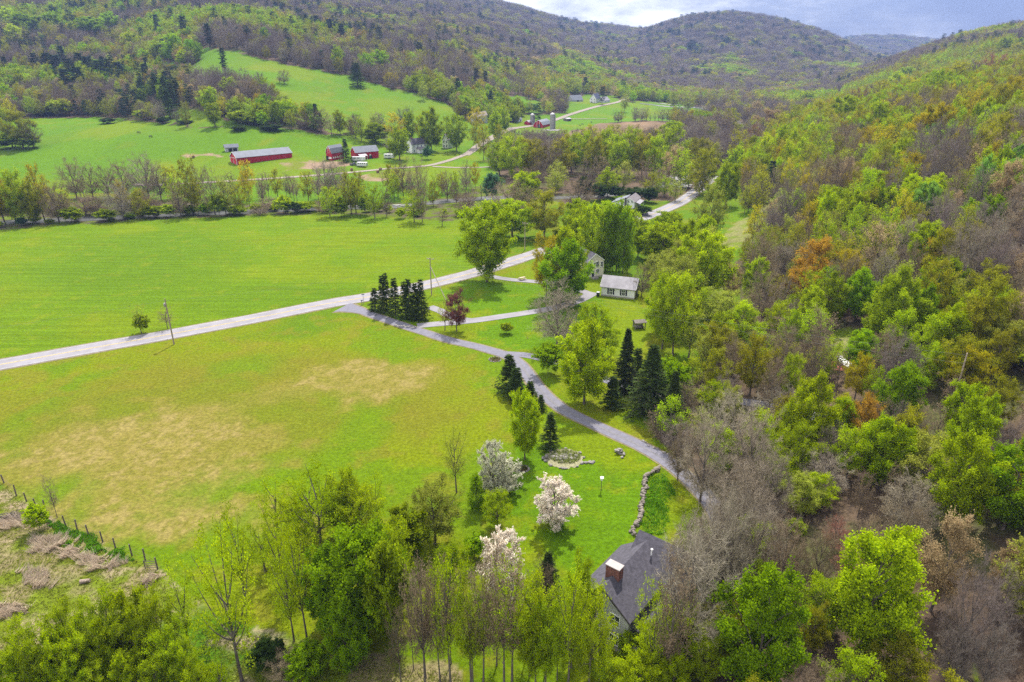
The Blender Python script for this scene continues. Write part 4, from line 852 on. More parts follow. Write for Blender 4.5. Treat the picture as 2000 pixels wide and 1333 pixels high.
wire(P1, P2, 1.6, 'wire from the lone meadow pole to the braced pole'); wire(P1, P1 + Vector((-90, -45, .5)), 1.4, 'wire running off past the meadow from the lone pole')
wire(P2, P3, 1.4, 'wire from the braced pole to the pole behind the roadside tree'); wire(P2 + Vector((.5, .2, 0)), (22, 191, 5), .8, 'service wire from the braced pole to the yellow house'); wire(P3, P4, 1.2, 'wire along the road towards the white house')
wire(P2 + Vector((.9, 0, 0)), P5, 2.5, 'upper wire crossing from the braced pole to the woods pole'); wire(P2 + Vector((.9, 0, -1)), P5 + Vector((0, 0, -1.4)), 2.5, 'lower wire crossing from the braced pole to the woods pole')

# ---------------------------------------------------------------- post fence along the rough grass
fence = empty('post_fence', (*ground(150, 1040)[:2], 0)); tag(fence, 'old wooden post and wire fence along the meadow corner', 'fence')
fx0, fy0 = fence.location.x, fence.location.y; FP = [(-60, 905), (8, 944), (32, 969), (52, 980), (71, 991), (89, 999), (129, 1029), (151, 1036), (174, 1048), (201, 1059), (226, 1072), (258, 1086), (284, 1096), (308, 1112)]
fw = [ground(*p) for p in FP]; rf = random.Random(4)
for i, (x, y, z) in enumerate(fw):
    h = 1.7 * rf.uniform(.85, 1.15); MB().tube([(x - fx0, y - fy0, z - .4), (x - fx0 + rf.uniform(-.08, .08), y - fy0 + rf.uniform(-.08, .08), z + h)], [.11, .09], 7).build('post', M_POST, fence)
for hh in (.5, .95, 1.35): MB().tube([(x - fx0, y - fy0, z + hh) for x, y, z in fw], .015, 4).build('wire', mat('rusty_wire', (.16, .10, .07), .8), fence)
gx, gy, gz = fw[-1]; g = MB()
for k in range(4): g.tube([(gx - fx0 - 1.6, gy - fy0 + .1, .2 + .32 * k), (gx - fx0 - .1, gy - fy0, .25 + .32 * k)], .035, 5)
g.tube([(gx - fx0 - 1.6, gy - fy0 + .1, -.2), (gx - fx0 - 1.6, gy - fy0 + .1, 1.3)], .06, 6); g.build('rail_panel', M_POST, fence)

# ---------------------------------------------------------------- lawn things
x, y, z = ground(1102, 896); r = empty('rock_pond', (x, y, z)); tag(r, 'round rock garden with a pale gravel rim on the lawn', 'rock garden')
V = [(0, 0, .06)] + [((3.1 + .25 * math.sin(k * 1.9)) * math.cos(k * .157), (2.9 + .3 * math.sin(k * 2.7)) * math.sin(k * .157), .05) for k in range(40)]
me = bpy.data.meshes.new('gravel_rim'); me.from_pydata(V, [], [(0, 1 + k, 1 + (k + 1) % 40) for k in range(40)]); me.materials.append(mat('pale_gravel', (.22, .21, .12), .95, noise=(3, .3), bump=.5)); ob('gravel_rim', me, r)
rk = MB(); rr_ = random.Random(8)
for k in range(46):
    a, d = rr_.uniform(0, 6.28), rr_.uniform(.2, 2.3); rk.rock((math.cos(a) * d - .2, math.sin(a) * d * .8 + .2, .15), rr_.uniform(.18, .5), k)
for k in range(16):
    a = rr_.uniform(0, 6.28); rk.rock((math.cos(a) * 3.2, math.sin(a) * 3.0, .1), rr_.uniform(.15, .35), 80 + k)
for k in range(7): rk.rock((3.9 + rr_.uniform(-.8, .8), -1.3 + rr_.uniform(-.4, .4), .12), rr_.uniform(.2, .36), 120 + k)
rk.build('rocks', M_ROCK, r)
rg2 = np.random.default_rng(5); n = 900; a = rg2.uniform(0, 6.28, n); d = np.sqrt(rg2.uniform(0, 1, n)) * 2.4; base = np.stack([np.cos(a) * d + .2, np.sin(a) * d * .8 + .3, np.full(n, .05)], 1)
Vb, Fb = blades(base, base + np.stack([rg2.normal(size=n) * .2, rg2.normal(size=n) * .2, rg2.uniform(.2, .6, n)], 1), .12, rg2)
pl = ob('plants', mesh_np('plants', Vb, Fb, [LEAF], tone=rg2.uniform(0, 1, n)), r); pl.color = (.24, .28, .08, 1)
x, y, z = ground(1063, 896); rk = MB()
for k in range(6): rk.rock((rr_.uniform(-.4, .4), rr_.uniform(-.3, .3), .2 + .1 * (k % 3)), rr_.uniform(.22, .4), 200 + k)
tag(rk.build('stone_heap', M_ROCK, None, (x, y, z)), 'small pale stone heap beside the rock garden rim', 'stone heap')
x, y, z = ground(1209, 886); rk = MB()
for k in range(34):
    q = k / 34; rk.rock((rr_.gauss(0, .5) * (1.1 - q), rr_.gauss(0, .45) * (1.1 - q), .12 + .75 * q), rr_.uniform(.15, .3), 240 + k)
tag(rk.build('stone_cairn', M_ROCK, None, (x, y, z)), 'mound of mottled stones on the lawn near the drive bend', 'stone mound')
SW = smooth_path(gpts([(1288, 918), (1264, 930), (1259, 940), (1260, 952), (1257, 964), (1255, 976), (1252, 992), (1253, 1004), (1248, 1020), (1240, 1030), (1234, 1040), (1240, 1046)]), .35); rk = MB()
for k, (a, b) in enumerate(SW):
    for lay in range(2):
        rk.rock((a + rr_.uniform(-.25, .25), b + rr_.uniform(-.25, .25), float(terrain(a, b)) + .15 + .3 * lay), rr_.uniform(.22, .42), 300 + 2 * k + lay)
tag(rk.build('stone_wall', mat('wall_stone', (.19, .165, .14), .95, noise=(2.5, .35), bump=.6)), 'low dry stone wall curving along the lawn edge', 'stone wall')
ED = smooth_path(gpts([(1246, 868), (1275, 884), (1300, 898), (1325, 918), (1345, 938)]), .8); rk = MB(); dd = np.gradient(ED, axis=0); dd /= np.linalg.norm(dd, axis=1)[:, None]
for k, ((a, b), (p, q)) in enumerate(zip(ED, dd)):
    a2, b2 = a - q * 1.2, b + p * 1.2; rk.rock((a2 + rr_.uniform(-.3, .3), b2 + rr_.uniform(-.3, .3), .1), rr_.uniform(.18, .42), 700 + k)
tag(rk.build('stone_edging', M_ROCK), 'line of loose stones along the woods side of the drive', 'stone edging')
x, y, z = ground(1174, 959); r = empty('birdhouse_pole', (x, y, z)); tag(r, 'white birdhouse on a thin pole in the lawn', 'birdhouse')
MB().tube([(0, 0, -.2), (0, 0, 1.9)], .045, 6).build('pole', M_POST, r); MB().box((0, 0, 2.1), (.34, .34, .4)).build('box', M_TRIM, r); MB().prism([(-.28, 2.28), (0, 2.52), (.28, 2.28), (.28, 2.33), (0, 2.58), (-.28, 2.33)][::-1], -.26, .26).build('roof', M_TRIM, r)
def mailbox(px, py, label, h=1.1):
    x, y, z = ground(px, py); r = empty('mailbox', (x, y, z), RAD(60)); tag(r, label, 'mailbox', 'mailboxes by the main road')
    MB().box((0, 0, h / 2 - .1), (.1, .1, h + .2)).build('post', M_OLDW, r)
    pr = [(-.12, h)] + [(-.12 * math.cos(a), h + .14 + .12 * math.sin(a)) for a in np.linspace(0, math.pi, 7)] + [(.12, h)]; MB().prism(pr[::-1], -.28, .28).build('box', M_BLACKP, r); MB().box((.1, -.14, h + .22), (.03, .02, .2)).build('flag', M_RED, r)
mailbox(707, 596, 'dark mailbox at the point of the drive junction'); mailbox(966, 536, 'black mailbox right of the big roadside tree', 1.2)
x, y, z = ground(710.5, 595); r = empty('street_sign', (x, y, z), RAD(20)); tag(r, 'thin post with a small road sign at the drive junction', 'sign post')
MB().tube([(0, 0, -.3), (0, 0, 2.9)], .05, 6).build('post', M_CONC, r); MB().box((0, 0, 2.75), (.75, .03, .22)).build('sign_plate', mat('sign_blue', (.10, .16, .30), .5), r)
x, y, z = ground(1168, 579); r = empty('trash_bin', (x, y, z), RAD(-20)); tag(r, 'dark wheeled trash bin with a pale lid at the garage corner', 'trash bin')
MB().add([(-.32, -.36, .1), (.32, -.36, .1), (.32, .36, .1), (-.32, .36, .1), (-.4, -.46, 1.1), (.4, -.46, 1.1), (.4, .46, 1.1), (-.4, .46, 1.1)], [(3, 2, 1, 0), (4, 5, 6, 7), (0, 1, 5, 4), (1, 2, 6, 5), (2, 3, 7, 6), (3, 0, 4, 7)]).build('body', M_BLACKP, r)
MB().box((0, 0, 1.16), (.88, 1.0, .1), bev=.03).build('lid', M_GREYB, r)
for s in (-1, 1): MB().tube([(s * .3, .4, .12), (s * .38, .4, .12)], .12, 10).build('wheel', M_RUBBER, r)
def bed(px, py, rr0, label, seed):
    x, y, z = ground(px, py); r = empty('flower_bed', (x, y, z)); tag(r, label, 'flower bed'); g_ = random.Random(seed); s = MB()
    for k in range(14): a = k * .449; s.rock((rr0 * math.cos(a), rr0 * math.sin(a), .08), g_.uniform(.15, .26), seed + k)
    s.build('stones', M_ROCK, r); s = MB(); s.lathe([(rr0 * .95, -.05), (rr0 * .8, .1), (rr0 * .3, .2)], n=16); s.build('soil', mat('soil', (.07, .045, .03), .95, noise=(4, .3)), r)
    rg_ = np.random.default_rng(seed); n = 160; a = rg_.uniform(0, 6.28, n); d = rg_.uniform(0, .85, n) * rr0; p0 = np.stack([np.cos(a) * d, np.sin(a) * d, np.full(n, .1)], 1)
    V_, F_ = blades(p0, p0 + np.stack([rg_.normal(size=n) * .12, rg_.normal(size=n) * .12, rg_.uniform(.2, .45, n)], 1), .1, rg_); o = ob('plants', mesh_np('plants', V_, F_, [LEAF], tone=rg_.uniform(0, 1, n)), r); o.color = (.12, .13, .02, 1)
bed(967, 703, 1.3, 'small stone-ringed flower bed left of the drive fork', 31); bed(1022, 917, .9, 'little mulch bed at the foot of the slender lime tree', 52)
x, y, z = ground(795, 637)
for k in range(12): tag(MB().rock((0, 0, .1), rr_.uniform(.2, .45), 800 + k).build('boulder', mat('pale_stone', (.45, .41, .37), .9, noise=(3, .3)), None, (x - 2.6 + .48 * k, y + rr_.uniform(-.3, .3) - .12 * k, z)), 'pale boulder in the row where the house drive leaves the gravel drive', 'boulder', 'boulders at the house drive')
x, y, z = ground(1081, 1170); r = empty('garden_bench', (x, y, z), RAD(15)); tag(r, 'white garden bench at the foot of the lawn by a small spruce', 'bench')
MB().box((0, 0, .45), (1.8, .5, .07)).build('seat', M_TRIM, r); MB().box((0, .27, .8), (1.8, .06, .5)).build('backrest', M_TRIM, r)
for s in (-.8, .8): MB().box((s, 0, .2), (.08, .45, .44)).build('leg', M_TRIM, r)
x, y, z = ground(1020, 547); r = empty('picnic_table', (x, y, z), RAD(30)); tag(r, 'pale wooden picnic table beside the upper drive', 'picnic table')
MB().box((0, 0, .75), (1.9, .8, .06)).build('tabletop', M_POST if False else mat('pale_plank', (.45, .37, .28), .9, noise=(3, .2)), r)
for s in (-1, 1): MB().box((0, s * .75, .45), (1.9, .28, .05)).build('seat', MATS['pale_plank'], r); MB().box((s * .7, 0, .36), (.1, 1.5, .08)).build('brace', MATS['pale_plank'], r); MB().box((s * .7, 0, .35), (.09, .09, .7)).build('leg', MATS['pale_plank'], r)
x, y, z = ground(167, 1140); lg = MB(); lg.tube([(-.6, 0, .25), (.5, .2, .32)], [.3, .22], 10); lg.tube([(.1, .15, .3), (.3, -.4, .65)], [.1, .05], 6)
tag(lg.build('log', mat('log_wood', (.26, .20, .16), .9, noise=(4, .35)), None, (x, y, z)), 'short pale log lying in the rough grass', 'log')
x, y, z = ground(32, 1012); b = MB()
for k in range(26):
    a = rr_.uniform(-.5, .9); l = rr_.uniform(1, 2.6); cx_, cy_ = rr_.uniform(-1.6, 1.6), rr_.uniform(-.8, .8); b.tube([(cx_ - l * math.cos(a) / 2, cy_ - l * math.sin(a) / 2, rr_.uniform(.05, .4)), (cx_, cy_, rr_.uniform(.3, 1.0)), (cx_ + l * math.cos(a) / 2, cy_ + l * math.sin(a) / 2, rr_.uniform(.05, .5))], [.07, .06, .03], 5)
tag(b.build('brush_pile', M_POST, None, (x, y, z)), 'dark tangled brush pile beside the post fence', 'brush pile')
# the boat under its cover in the clearing
x, y, z = ground(1648, 716); r = empty('covered_boat', (x, y, z), RAD(95)); tag(r, 'small dark boat under a white cover lying on a red tarp in the wood clearing', 'boat')
V = []; F = []; st = [(-2.6, .55, .95), (-1.5, .95, 1.0), (0, 1.0, 1.0), (1.4, .75, 1.05), (2.5, .3, 1.15), (2.9, .03, 1.2)]
for (a, w, h) in st: V += [(a, -w, h), (a, -w * .75, .3), (a, 0, .12), (a, w * .75, .3), (a, w, h)]
for i in range(5): F += [(i * 5 + k, i * 5 + k + 1, i * 5 + 6 + k, i * 5 + 5 + k) for k in range(4)]
F += [(4, 3, 2, 1, 0)]; MB().add(V, F).build('hull', mat('hull_paint', (.12, .03, .09), .35), r, smooth=False)
V = []; F = []
for (a, w, h) in st: V += [(a, -w * 1.03, h + .02), (a, -w * .5, h + .35), (a, 0, h + .5), (a, w * .5, h + .35), (a, w * 1.03, h + .02)]
for i in range(5): F += [(i * 5 + k, i * 5 + k + 1, i * 5 + 6 + k, i * 5 + 5 + k) for k in range(4)]
F += [(0, 1, 2, 3, 4)]; MB().add(V, [f[::-1] for f in F]).build('cover', mat('white_tarp', (.72, .72, .75), .6, noise=(2, .1)), r, smooth=True)
for a in (-1.2, 1.2): MB().box((a, 0, .1), (.15, 1.4, .2)).build('cradle', M_OLDW, r)
t = MB(); nx_, ny_ = 12, 12; V = [((i / nx_ - .5) * 5.6, (k / ny_ - .5) * 4.6, .06 + .12 * math.sin(i * 1.7 + k) * math.cos(k * 1.3)) for i in range(nx_ + 1) for k in range(ny_ + 1)]
t.add(V, [(i * (ny_ + 1) + k, i * (ny_ + 1) + k + 1, (i + 1) * (ny_ + 1) + k + 1, (i + 1) * (ny_ + 1) + k) for i in range(nx_) for k in range(ny_)])
tp = t.build('tarp', mat('red_tarp', (.42, .09, .085), .6, noise=(1.5, .25)), None, (x - .2, y, z + .1)); tag(tp, 'crumpled red tarp spread under the covered boat', 'tarp')

# ---------------------------------------------------------------- vehicles at the farm
def wheels(r, xs, w, R):
    for a in xs:
        for s in (-1, 1):
            t = MB().tube([(a, s * w / 2 - .1, R), (a, s * w / 2 + .1, R)], R, 14).build('wheel', M_RUBBER, r); MB().tube([(a, s * (w / 2 + .105), R), (a, s * (w / 2 + .12), R)], R * .55, 10).build('rim', M_CONC, t)
def trailer(px, py, rz, L, H, label, wins=4, group='white trailers at the farm'):
    x, y, z = ground(px, py); r = empty('trailer', (x, y, z + .1), rz); tag(r, label, 'trailer', group)
    MB().box((0, 0, .55 + H / 2), (L, 2.4, H), bev=.18).build('body', M_VAN, r); MB().box((0, 0, .52), (L * .96, 2.1, .14)).build('chassis', M_BLACKP, r)
    for k in range(wins):
        for s in (-1, 1): MB().box((-L / 2 + L * (k + .8) / (wins + .6), s * 1.205, .55 + H * .68), (L * .5 / wins, .04, H * .24)).build('window', M_GLASS, r)
    MB().box((L * .28, -1.205, .6 + H * .42), (.75, .05, H * .78)).build('door', M_TRIM, r); wheels(r, (-.45, .45), 2.3, .36)
    MB().tube([(L / 2 - .1, 0, .5), (L / 2 + 1.1, 0, .45)], .07, 6).build('tow_bar', M_BLACKP, r); return r
trailer(708, 326.5, RAD(168), 6.0, 2.1, 'white horse trailer with small dark windows hitched behind a dark pickup', 4)
trailer(701, 316, RAD(2), 8.0, 2.3, 'long pale trailer parked beside the red gable barn porch', 3)
trailer(761, 310.5, RAD(-4), 6.6, 2.3, 'white camper parked on the grass right of the red barn', 3)
x, y, z = ground(692.5, 324); r = empty('pickup_truck', (x, y, z + .1), RAD(168)); tag(r, 'dark pickup truck parked on the farm lane in front of the horse trailer', 'pickup truck')
MB().prism([(-.95, .45), (.95, .45), (.98, .75), (.93, 1.05), (-.93, 1.05), (-.98, .75)], -2.7, 2.7).build('body', M_BLACKP, r)
MB().add([(-.6, -.9, 1.05), (1.5, -.9, 1.05), (1.5, .9, 1.05), (-.6, .9, 1.05), (-.4, -.74, 1.75), (.7, -.74, 1.75), (.7, .74, 1.75), (-.4, .74, 1.75)], [(4, 5, 6, 7), (0, 1, 5, 4), (1, 2, 6, 5), (2, 3, 7, 6), (3, 0, 4, 7)]).build('cab', M_GLASS, r)
MB().box((.15, 0, 1.77), (1.05, 1.45, .06), bev=.02).build('cab_roof', M_BLACKP, r); MB().box((-1.65, 0, 1.08), (1.9, 1.6, .05)).build('cargo_bed', M_RUBBER, r); wheels(r, (-1.65, 1.75), 1.8, .4)
for s in (-1, 1): MB().box((2.71, s * .7, .85), (.05, .3, .18)).build('headlight', M_TRIM, r)
def bale(px, py, rz, label):
    x, y, z = ground(px, py); o = MB().lathe([(.1, -.62), (.7, -.62), (.8, -.5), (.8, .5), (.7, .62), (.1, .62)], n=20).build('hay_bale', mat('old_hay', (.21, .13, .075), .95, noise=(5, .35), bump=.5), None, (x, y, z + .75)); o.rotation_euler = (RAD(90), 0, rz); tag(o, label, 'hay bale', 'round bales in the farm yard')
bale(687, 334, .3, 'round brown hay bale in the yard below the horse trailer'); bale(743, 333, 1.2, 'dark round bale at the yard edge, middle of three'); bale(738, 338, .8, 'dark round bale at the yard edge, lowest of three'); bale(760, 329, 2.0, 'pale round bale right of the other yard bales'); bale(378, 309, .5, 'brown round bale left of the long red barn')
# ---------------------------------------------------------------- grazing animals
M_HORSE = mat('dark_hide', (.035, .028, .028), .7)
def horse():
    P = [(0, 0, 1.05), (.55, 0, 1.15), (.85, 0, 1.2), (1.15, 0, .95), (1.4, 0, .55), (1.55, 0, .3), (-.5, 0, 1.12), (-.75, 0, 1.1), (-.88, 0, .8)]
    E = [(0, 1), (1, 2), (2, 3), (3, 4), (4, 5), (0, 6), (6, 7), (7, 8)]; R = [.30, .29, .22, .15, .13, .08, .30, .24, .05]
    for sx_, top in ((.6, 1), (-.62, 7)):
        for s in (-1, 1):
            b = len(P); off = .03 * s
            P += [(sx_ + off, s * .17, .85), (sx_ + off + (.03 if sx_ > 0 else -.1), s * .17, .45), (sx_ + off, s * .17, .04)]; R += [.12, .065, .055]; E += [(top, b), (b, b + 1), (b + 1, b + 2)]
    me = bpy.data.meshes.new('horse'); me.from_pydata(P, E, []); me.materials.append(M_HORSE); o = ob('horse', me); m = o.modifiers.new('skin', 'SKIN')
    for v, q in zip(me.skin_vertices[0].data if me.skin_vertices else [], R): v.radius = (q, q * .85)
    o.modifiers.new('smooth', 'SUBSURF').levels = 1; o.modifiers['smooth'].render_levels = 1; return o
h0 = horse(); 
if not h0.data.skin_vertices:
    bpy.context.view_layer.objects.active = h0; bpy.ops.mesh.customdata_skin_add()
R_ = [.30, .29, .22, .15, .13, .08, .30, .24, .05] + [.12, .065, .055] * 4
for v, q in zip(h0.data.skin_vertices[0].data, R_): v.radius = (q, q * .85)
h0.data.skin_vertices[0].data[0].use_root = True
for i, (px, py, rz, lab) in enumerate(((272, 262, 2.9, 'dark horse grazing in the left pasture, the left of two'), (294, 270, 1.2, 'dark horse grazing in the left pasture, the right of two'), (509, 260, .4, 'dark calf standing in the pasture behind the long barn, left one'), (526, 258.5, 2.8, 'dark calf standing in the pasture behind the long barn, right one'))):
    o = h0 if i == 0 else h0.copy()
    if i: COL.objects.link(o)
    o.location = ground(px, py); o.rotation_euler = (0, 0, rz); k = 1.15 if i < 2 else .85; o.scale = (k, k, k); tag(o, lab, 'horse' if i < 2 else 'calf', 'animals grazing in the pastures')
    if i > 1: o.name = 'calf'
for i, (px, py, rz) in enumerate(((1132, 247, .3), (1138, 244.5, 2.5), (1155, 240.5, 1.0))):
    o = h0.copy(); COL.objects.link(o); o.name = 'cow'; o.location = ground(px, py); o.rotation_euler = (0, 0, rz); o.scale = (1.1, 1.2, 1); tag(o, ['dark cow in the field right of the silos, nearest the barn', 'dark cow in the field right of the silos, middle of three', 'dark cow in the field right of the silos, farthest from the barn'][i], 'cow', 'animals grazing in the pastures')

# ---------------------------------------------------------------- matted dry grass, ground cover
def tufts(name, polys, n, hgt, wid, cols, label, cat, seed, lay=.6):
    rg_ = np.random.default_rng(seed); Ps = []; 
    for poly, k in polys:
        W_ = gpts(poly); A = np.array(W_); lo, hi = A.min(0), A.max(0); got = 0
        while got < k:
            X_ = rg_.uniform(lo[0], hi[0], 4 * k); Y_ = rg_.uniform(lo[1], hi[1], 4 * k); ok = inside(W_, X_ + (fbm(X_ * 1.3, Y_ * 1.3, 3, 2) - .5) * 3, Y_ + (fbm(X_ * 1.3, Y_ * 1.3, 4, 2) - .5) * 3); P_ = np.stack([X_[ok], Y_[ok]], 1)[:k - got]; Ps.append(P_); got += len(P_)
            if ok.sum() == 0: break
    P_ = np.concatenate(Ps); z = terrain(P_[:, 0], P_[:, 1]); n_ = len(P_); a = fbm(P_[:, 0] / 2.5, P_[:, 1] / 2.5, 66, 2) * 12 + rg_.normal(size=n_) * .5; h = hgt * rg_.uniform(.4, 1.3, n_) * (.4 + 1.2 * fbm(P_[:, 0] / 1.6, P_[:, 1] / 1.6, 9, 2))
    b = np.stack([P_[:, 0], P_[:, 1], z], 1); tip = b + np.stack([np.cos(a) * h * lay * 1.6, np.sin(a) * h * lay * 1.6, h * (1.15 - lay)], 1); V_, F_ = blades(b, tip, np.full(n_, wid), rg_)
    o = ob(name, mesh_np(name, V_, F_, [LEAF], tone=rg_.uniform(0, 1, n_))); o.color = (*cols, 1); tag(o, label, cat, kind='stuff')
tufts('dry_grass', [([(45, 1055), (100, 1045), (140, 1062), (150, 1075), (110, 1082), (60, 1078)], 1500), ([(120, 1062), (170, 1085), (245, 1105), (235, 1120), (185, 1118), (140, 1090)], 1900), ([(35, 1110), (70, 1108), (105, 1145), (85, 1160), (50, 1135)], 1300), ([(-30, 1185), (55, 1178), (65, 1192), (20, 1205), (-30, 1215)], 1300), ([(0, 1015), (55, 1010), (70, 1030), (0, 1035)], 1300), ([(275, 1140), (315, 1122), (320, 1130), (280, 1150)], 500)], 0, .95, .06, (.52, .43, .33), 'heaps of matted pale dry grass', 'dry grass', 17, .42)
tufts('rough_grass', [([(-120, 900), (0, 950), (60, 990), (150, 1045), (305, 1115), (420, 1210), (640, 1270), (900, 1310), (900, 1400), (-300, 1400)], 26000)], 0, .45, .09, (.24, .27, .04), 'uncut rough grass in the lower corner', 'grass', 18)
tufts('verge_grass', [([(92, 1008), (150, 1042), (250, 1090), (262, 1100), (240, 1104), (150, 1062), (92, 1025)], 3500), ([(1262, 935), (1300, 925), (1320, 960), (1290, 1045), (1245, 1046), (1258, 1000)], 2600)], 0, .5, .10, (.12, .28, .01), 'lush green tall grass by the fence and stone wall', 'grass', 19, .4)

# ---------------------------------------------------------------- trees read off the photograph
Q = 2.854
tops("""1840 290 150 r; 1960 235 130 o; 1900 205 90 A; 1990 205 80 A; 1740 320 120 M; 1640 345 150 o; 1540 380 110 A; 1500 405 70 G; 1410 335 90 o; 1350 370 110 Y; 1300 395 110 Y;
1220 440 110 o; 1150 460 90 M; 1090 480 90 r; 1040 500 80 M; 1225 488 60 Y; 1280 510 100 M; 1360 520 110 M; 1450 480 90 M; 1780 440 90 Y; 1900 378 90 g; 1680 480 120 o; 1600 480 130 B;
1030 530 150 A; 940 560 110 o; 860 550 130 o; 790 505 110 Y; 730 590 90 o; 1100 590 120 o; 1200 570 130 A; 1272 550 60 G; 1320 585 80 Y; 1290 620 100 o; 1390 600 100 M;
1470 605 130 z; 1550 585 150 Z; 1430 635 130 Z; 1370 690 110 Z; 1290 660 130 o; 1240 700 130 z; 1215 632 80 L; 1185 680 60 L; 1830 540 110 L; 1770 635 80 L; 1720 520 130 z; 1900 480 150 o; 1960 420 150 z; 1985 500 100 Y;
1500 670 200 M; 1600 660 200 M; 1700 660 200 M; 1450 760 180 M; 1620 770 200 M; 1540 820 180 M; 1800 720 160 o; 1900 640 160 o; 1960 740 100 L;
660 700 100 I; 560 755 110 I; 520 780 70 U; 720 720 90 I; 690 785 120 I; 770 765 90 I; 830 685 90 I; 900 660 80 g; 960 680 90 g; 600 900 90 K; 590 605 170 T; 640 620 130 o; 500 680 90 r; 450 700 70 M;
1000 680 200 B; 1060 720 150 B; 1150 760 100 B; 1240 800 110 o; 1320 840 70 Z; 1400 845 160 z; 1290 800 80 Y; 480 890 120 B; 540 960 140 o; 360 920 150 A; 400 820 110 Y; 230 830 180 o; 270 1045 200 g; 60 1190 120 Y; 230 1210 150 L; 130 1250 180 L;
700 1000 200 M; 900 880 180 B; 980 870 160 B; 860 930 100 g; 1090 980 110 o; 1200 1005 150 Y; 1150 1060 120 Y; 1360 1020 110 L; 1480 1015 150 e; 1420 1140 90 L; 1650 925 150 B; 1630 1050 110 T; 1740 1010 100 A; 1800 930 160 P; 1950 900 200 T;
1840 1085 150 G; 1700 1110 100 G; 1750 1150 120 G; 1650 1160 90 L; 1900 1100 80 G; 1380 1220 100 L; 1500 1235 150 L; 1850 1230 250 P; 820 1120 140 z; 1000 1110 140 l; 900 1180 130 Y; 690 1200 130 g; 760 1180 100 B; 1180 1170 100 o; 1270 1120 90 M;
100 830 130 y; 60 680 130 A; 150 740 100 B; 200 760 170 o; 310 610 160 B; 370 600 120 o; 510 560 120 T; 600 540 120 M; 420 730 120 o; 50 510 80 g; 130 520 90 g; 850 640 100 M; 930 610 90 o; 1500 540 80 z; 1660 560 110 o; 1830 640 120 o""", 1300, 0, Q)
tops("""60 0 140 L; 240 40 180 g; 120 160 130 L; 30 190 120 g; 130 215 180 q; 340 130 100 g; 560 60 180 B; 520 195 150 L; 390 240 120 T; 660 60 130 g; 800 0 130 B; 740 180 100 g;
580 250 200 B; 870 92 260 O 15; 780 240 220 O 11; 1050 160 190 z 13; 960 300 170 A; 1110 260 180 G; 720 500 140 Y; 1380 0 110 L; 1480 15 190 L; 1500 100 140 O; 1250 150 180 P; 1750 0 260 P; 1900 100 200 M; 1330 300 280 A; 1530 225 250 o; 1620 350 130 y; 1850 300 300 o; 1750 420 250 o; 1950 450 170 o; 1900 600 170 o;
130 380 150 o; 310 505 130 L; 220 620 130 g; 60 365 130 Y; -10 330 180 Y; 520 620 220 o; 700 570 200 B; 400 640 150 B; 480 520 120 g; 730 725 150 y; 860 620 170 B; 1110 725 160 z; 1190 800 130 y; 1330 620 200 M; 1400 700 150 M; 1250 600 160 B; 1530 675 150 y;
860 878 260 L 13; 1010 970 170 L; 700 1000 160 l; 1140 955 190 O; 1700 900 200 Y; 1830 980 170 Y; 1750 1010 220 Y; 400 950 330 P 13; 520 1060 280 P; 250 1090 300 P; 100 1130 170 B; 70 800 150 d 6; 1740 1195 330 L 14; 1590 1140 130 y; 1900 1240 200 G; 1450 1000 150 h; 1330 1000 150 M; 1230 980 150 h; 1970 1090 160 M; 1560 1000 140 h; 300 700 160 o; 620 760 160 B; 1000 700 130 h; 1620 830 130 h""", 1300, 433, Q)
tops("""1640 395 320 T 13; 300 330 280 P 14; 420 260 280 P 14; 200 480 250 P 13; 560 330 260 P 13; 700 420 220 B 12; 130 560 200 P 11; 1950 560 170 T; 1960 700 220 M; 1800 690 300 M 13; 1260 525 520 Y 15; 590 735 500 G 15; 480 100 330 P 13; 620 50 260 P; 330 300 300 P 12; 160 420 260 P 12; 1050 560 200 r 6; 900 470 220 B; 970 420 150 r 5; 230 690 170 y; 150 790 130 L 7; 550 660 200 y 7; 100 930 330 l 8; 60 1180 170 L 7; 1700 1000 220 M; 1900 1000 220 M; 1640 860 160 h; 250 1080 180 l 7; 860 900 170 o 7; 330 560 200 h; 760 560 180 B; 1130 150 150 h; 1300 120 150 h; 1250 300 140 h; 1420 330 160 B; 1380 480 150 o 8""", 1300, 866, Q)
# lower left: airy young trees along the stream, feet mostly below the frame
tops("""40 1000 230 l 10; 190 960 200 t 10; 300 880 260 l 11; 430 900 200 t 10; 540 830 250 l 11; 690 815 260 L 11; 830 840 230 l 11; 960 930 180 t 9; 120 1080 240 l 9; 260 1060 220 L 9; 400 1040 230 l 9; 560 1010 230 L 9; 720 1000 240 l 9; 880 1020 230 l 9; 1000 1110 200 y 7; 40 1180 220 L 7; 200 1190 240 l 7; 370 1180 230 L 7; 520 1190 220 l 7; 680 1180 230 L 7; 840 1190 220 l 7; 1060 1240 200 l 5; 1480 1120 200 D 3; 1580 1180 220 n 3; 1700 1140 240 d 4; 1200 1180 200 t 6; 1150 1260 180 s 3""", 0, 866, Q)
bases("""790 625 450 110 q; 935 597 475 100 h; 800 622 520 90 S""", 0, 433, Q)
tops("""1500 190 260 t 9; 1700 170 300 t 9; 1620 300 240 l 8; 1850 200 250 t 9; 1990 250 260 l 9; 1430 420 240 t 8; 1560 480 230 t 8""", 0, 866, Q)
bases("""1070 1180 660 230 t; 1350 1330 440 430 t; 1640 1105 590 220 t; 1790 620 130 400 t; 1880 520 280 150 l; 1965 520 150 170 l; 1700 850 690 120 t; 320 415 170 90 h; 225 490 350 130 s""", 0, 866, Q)
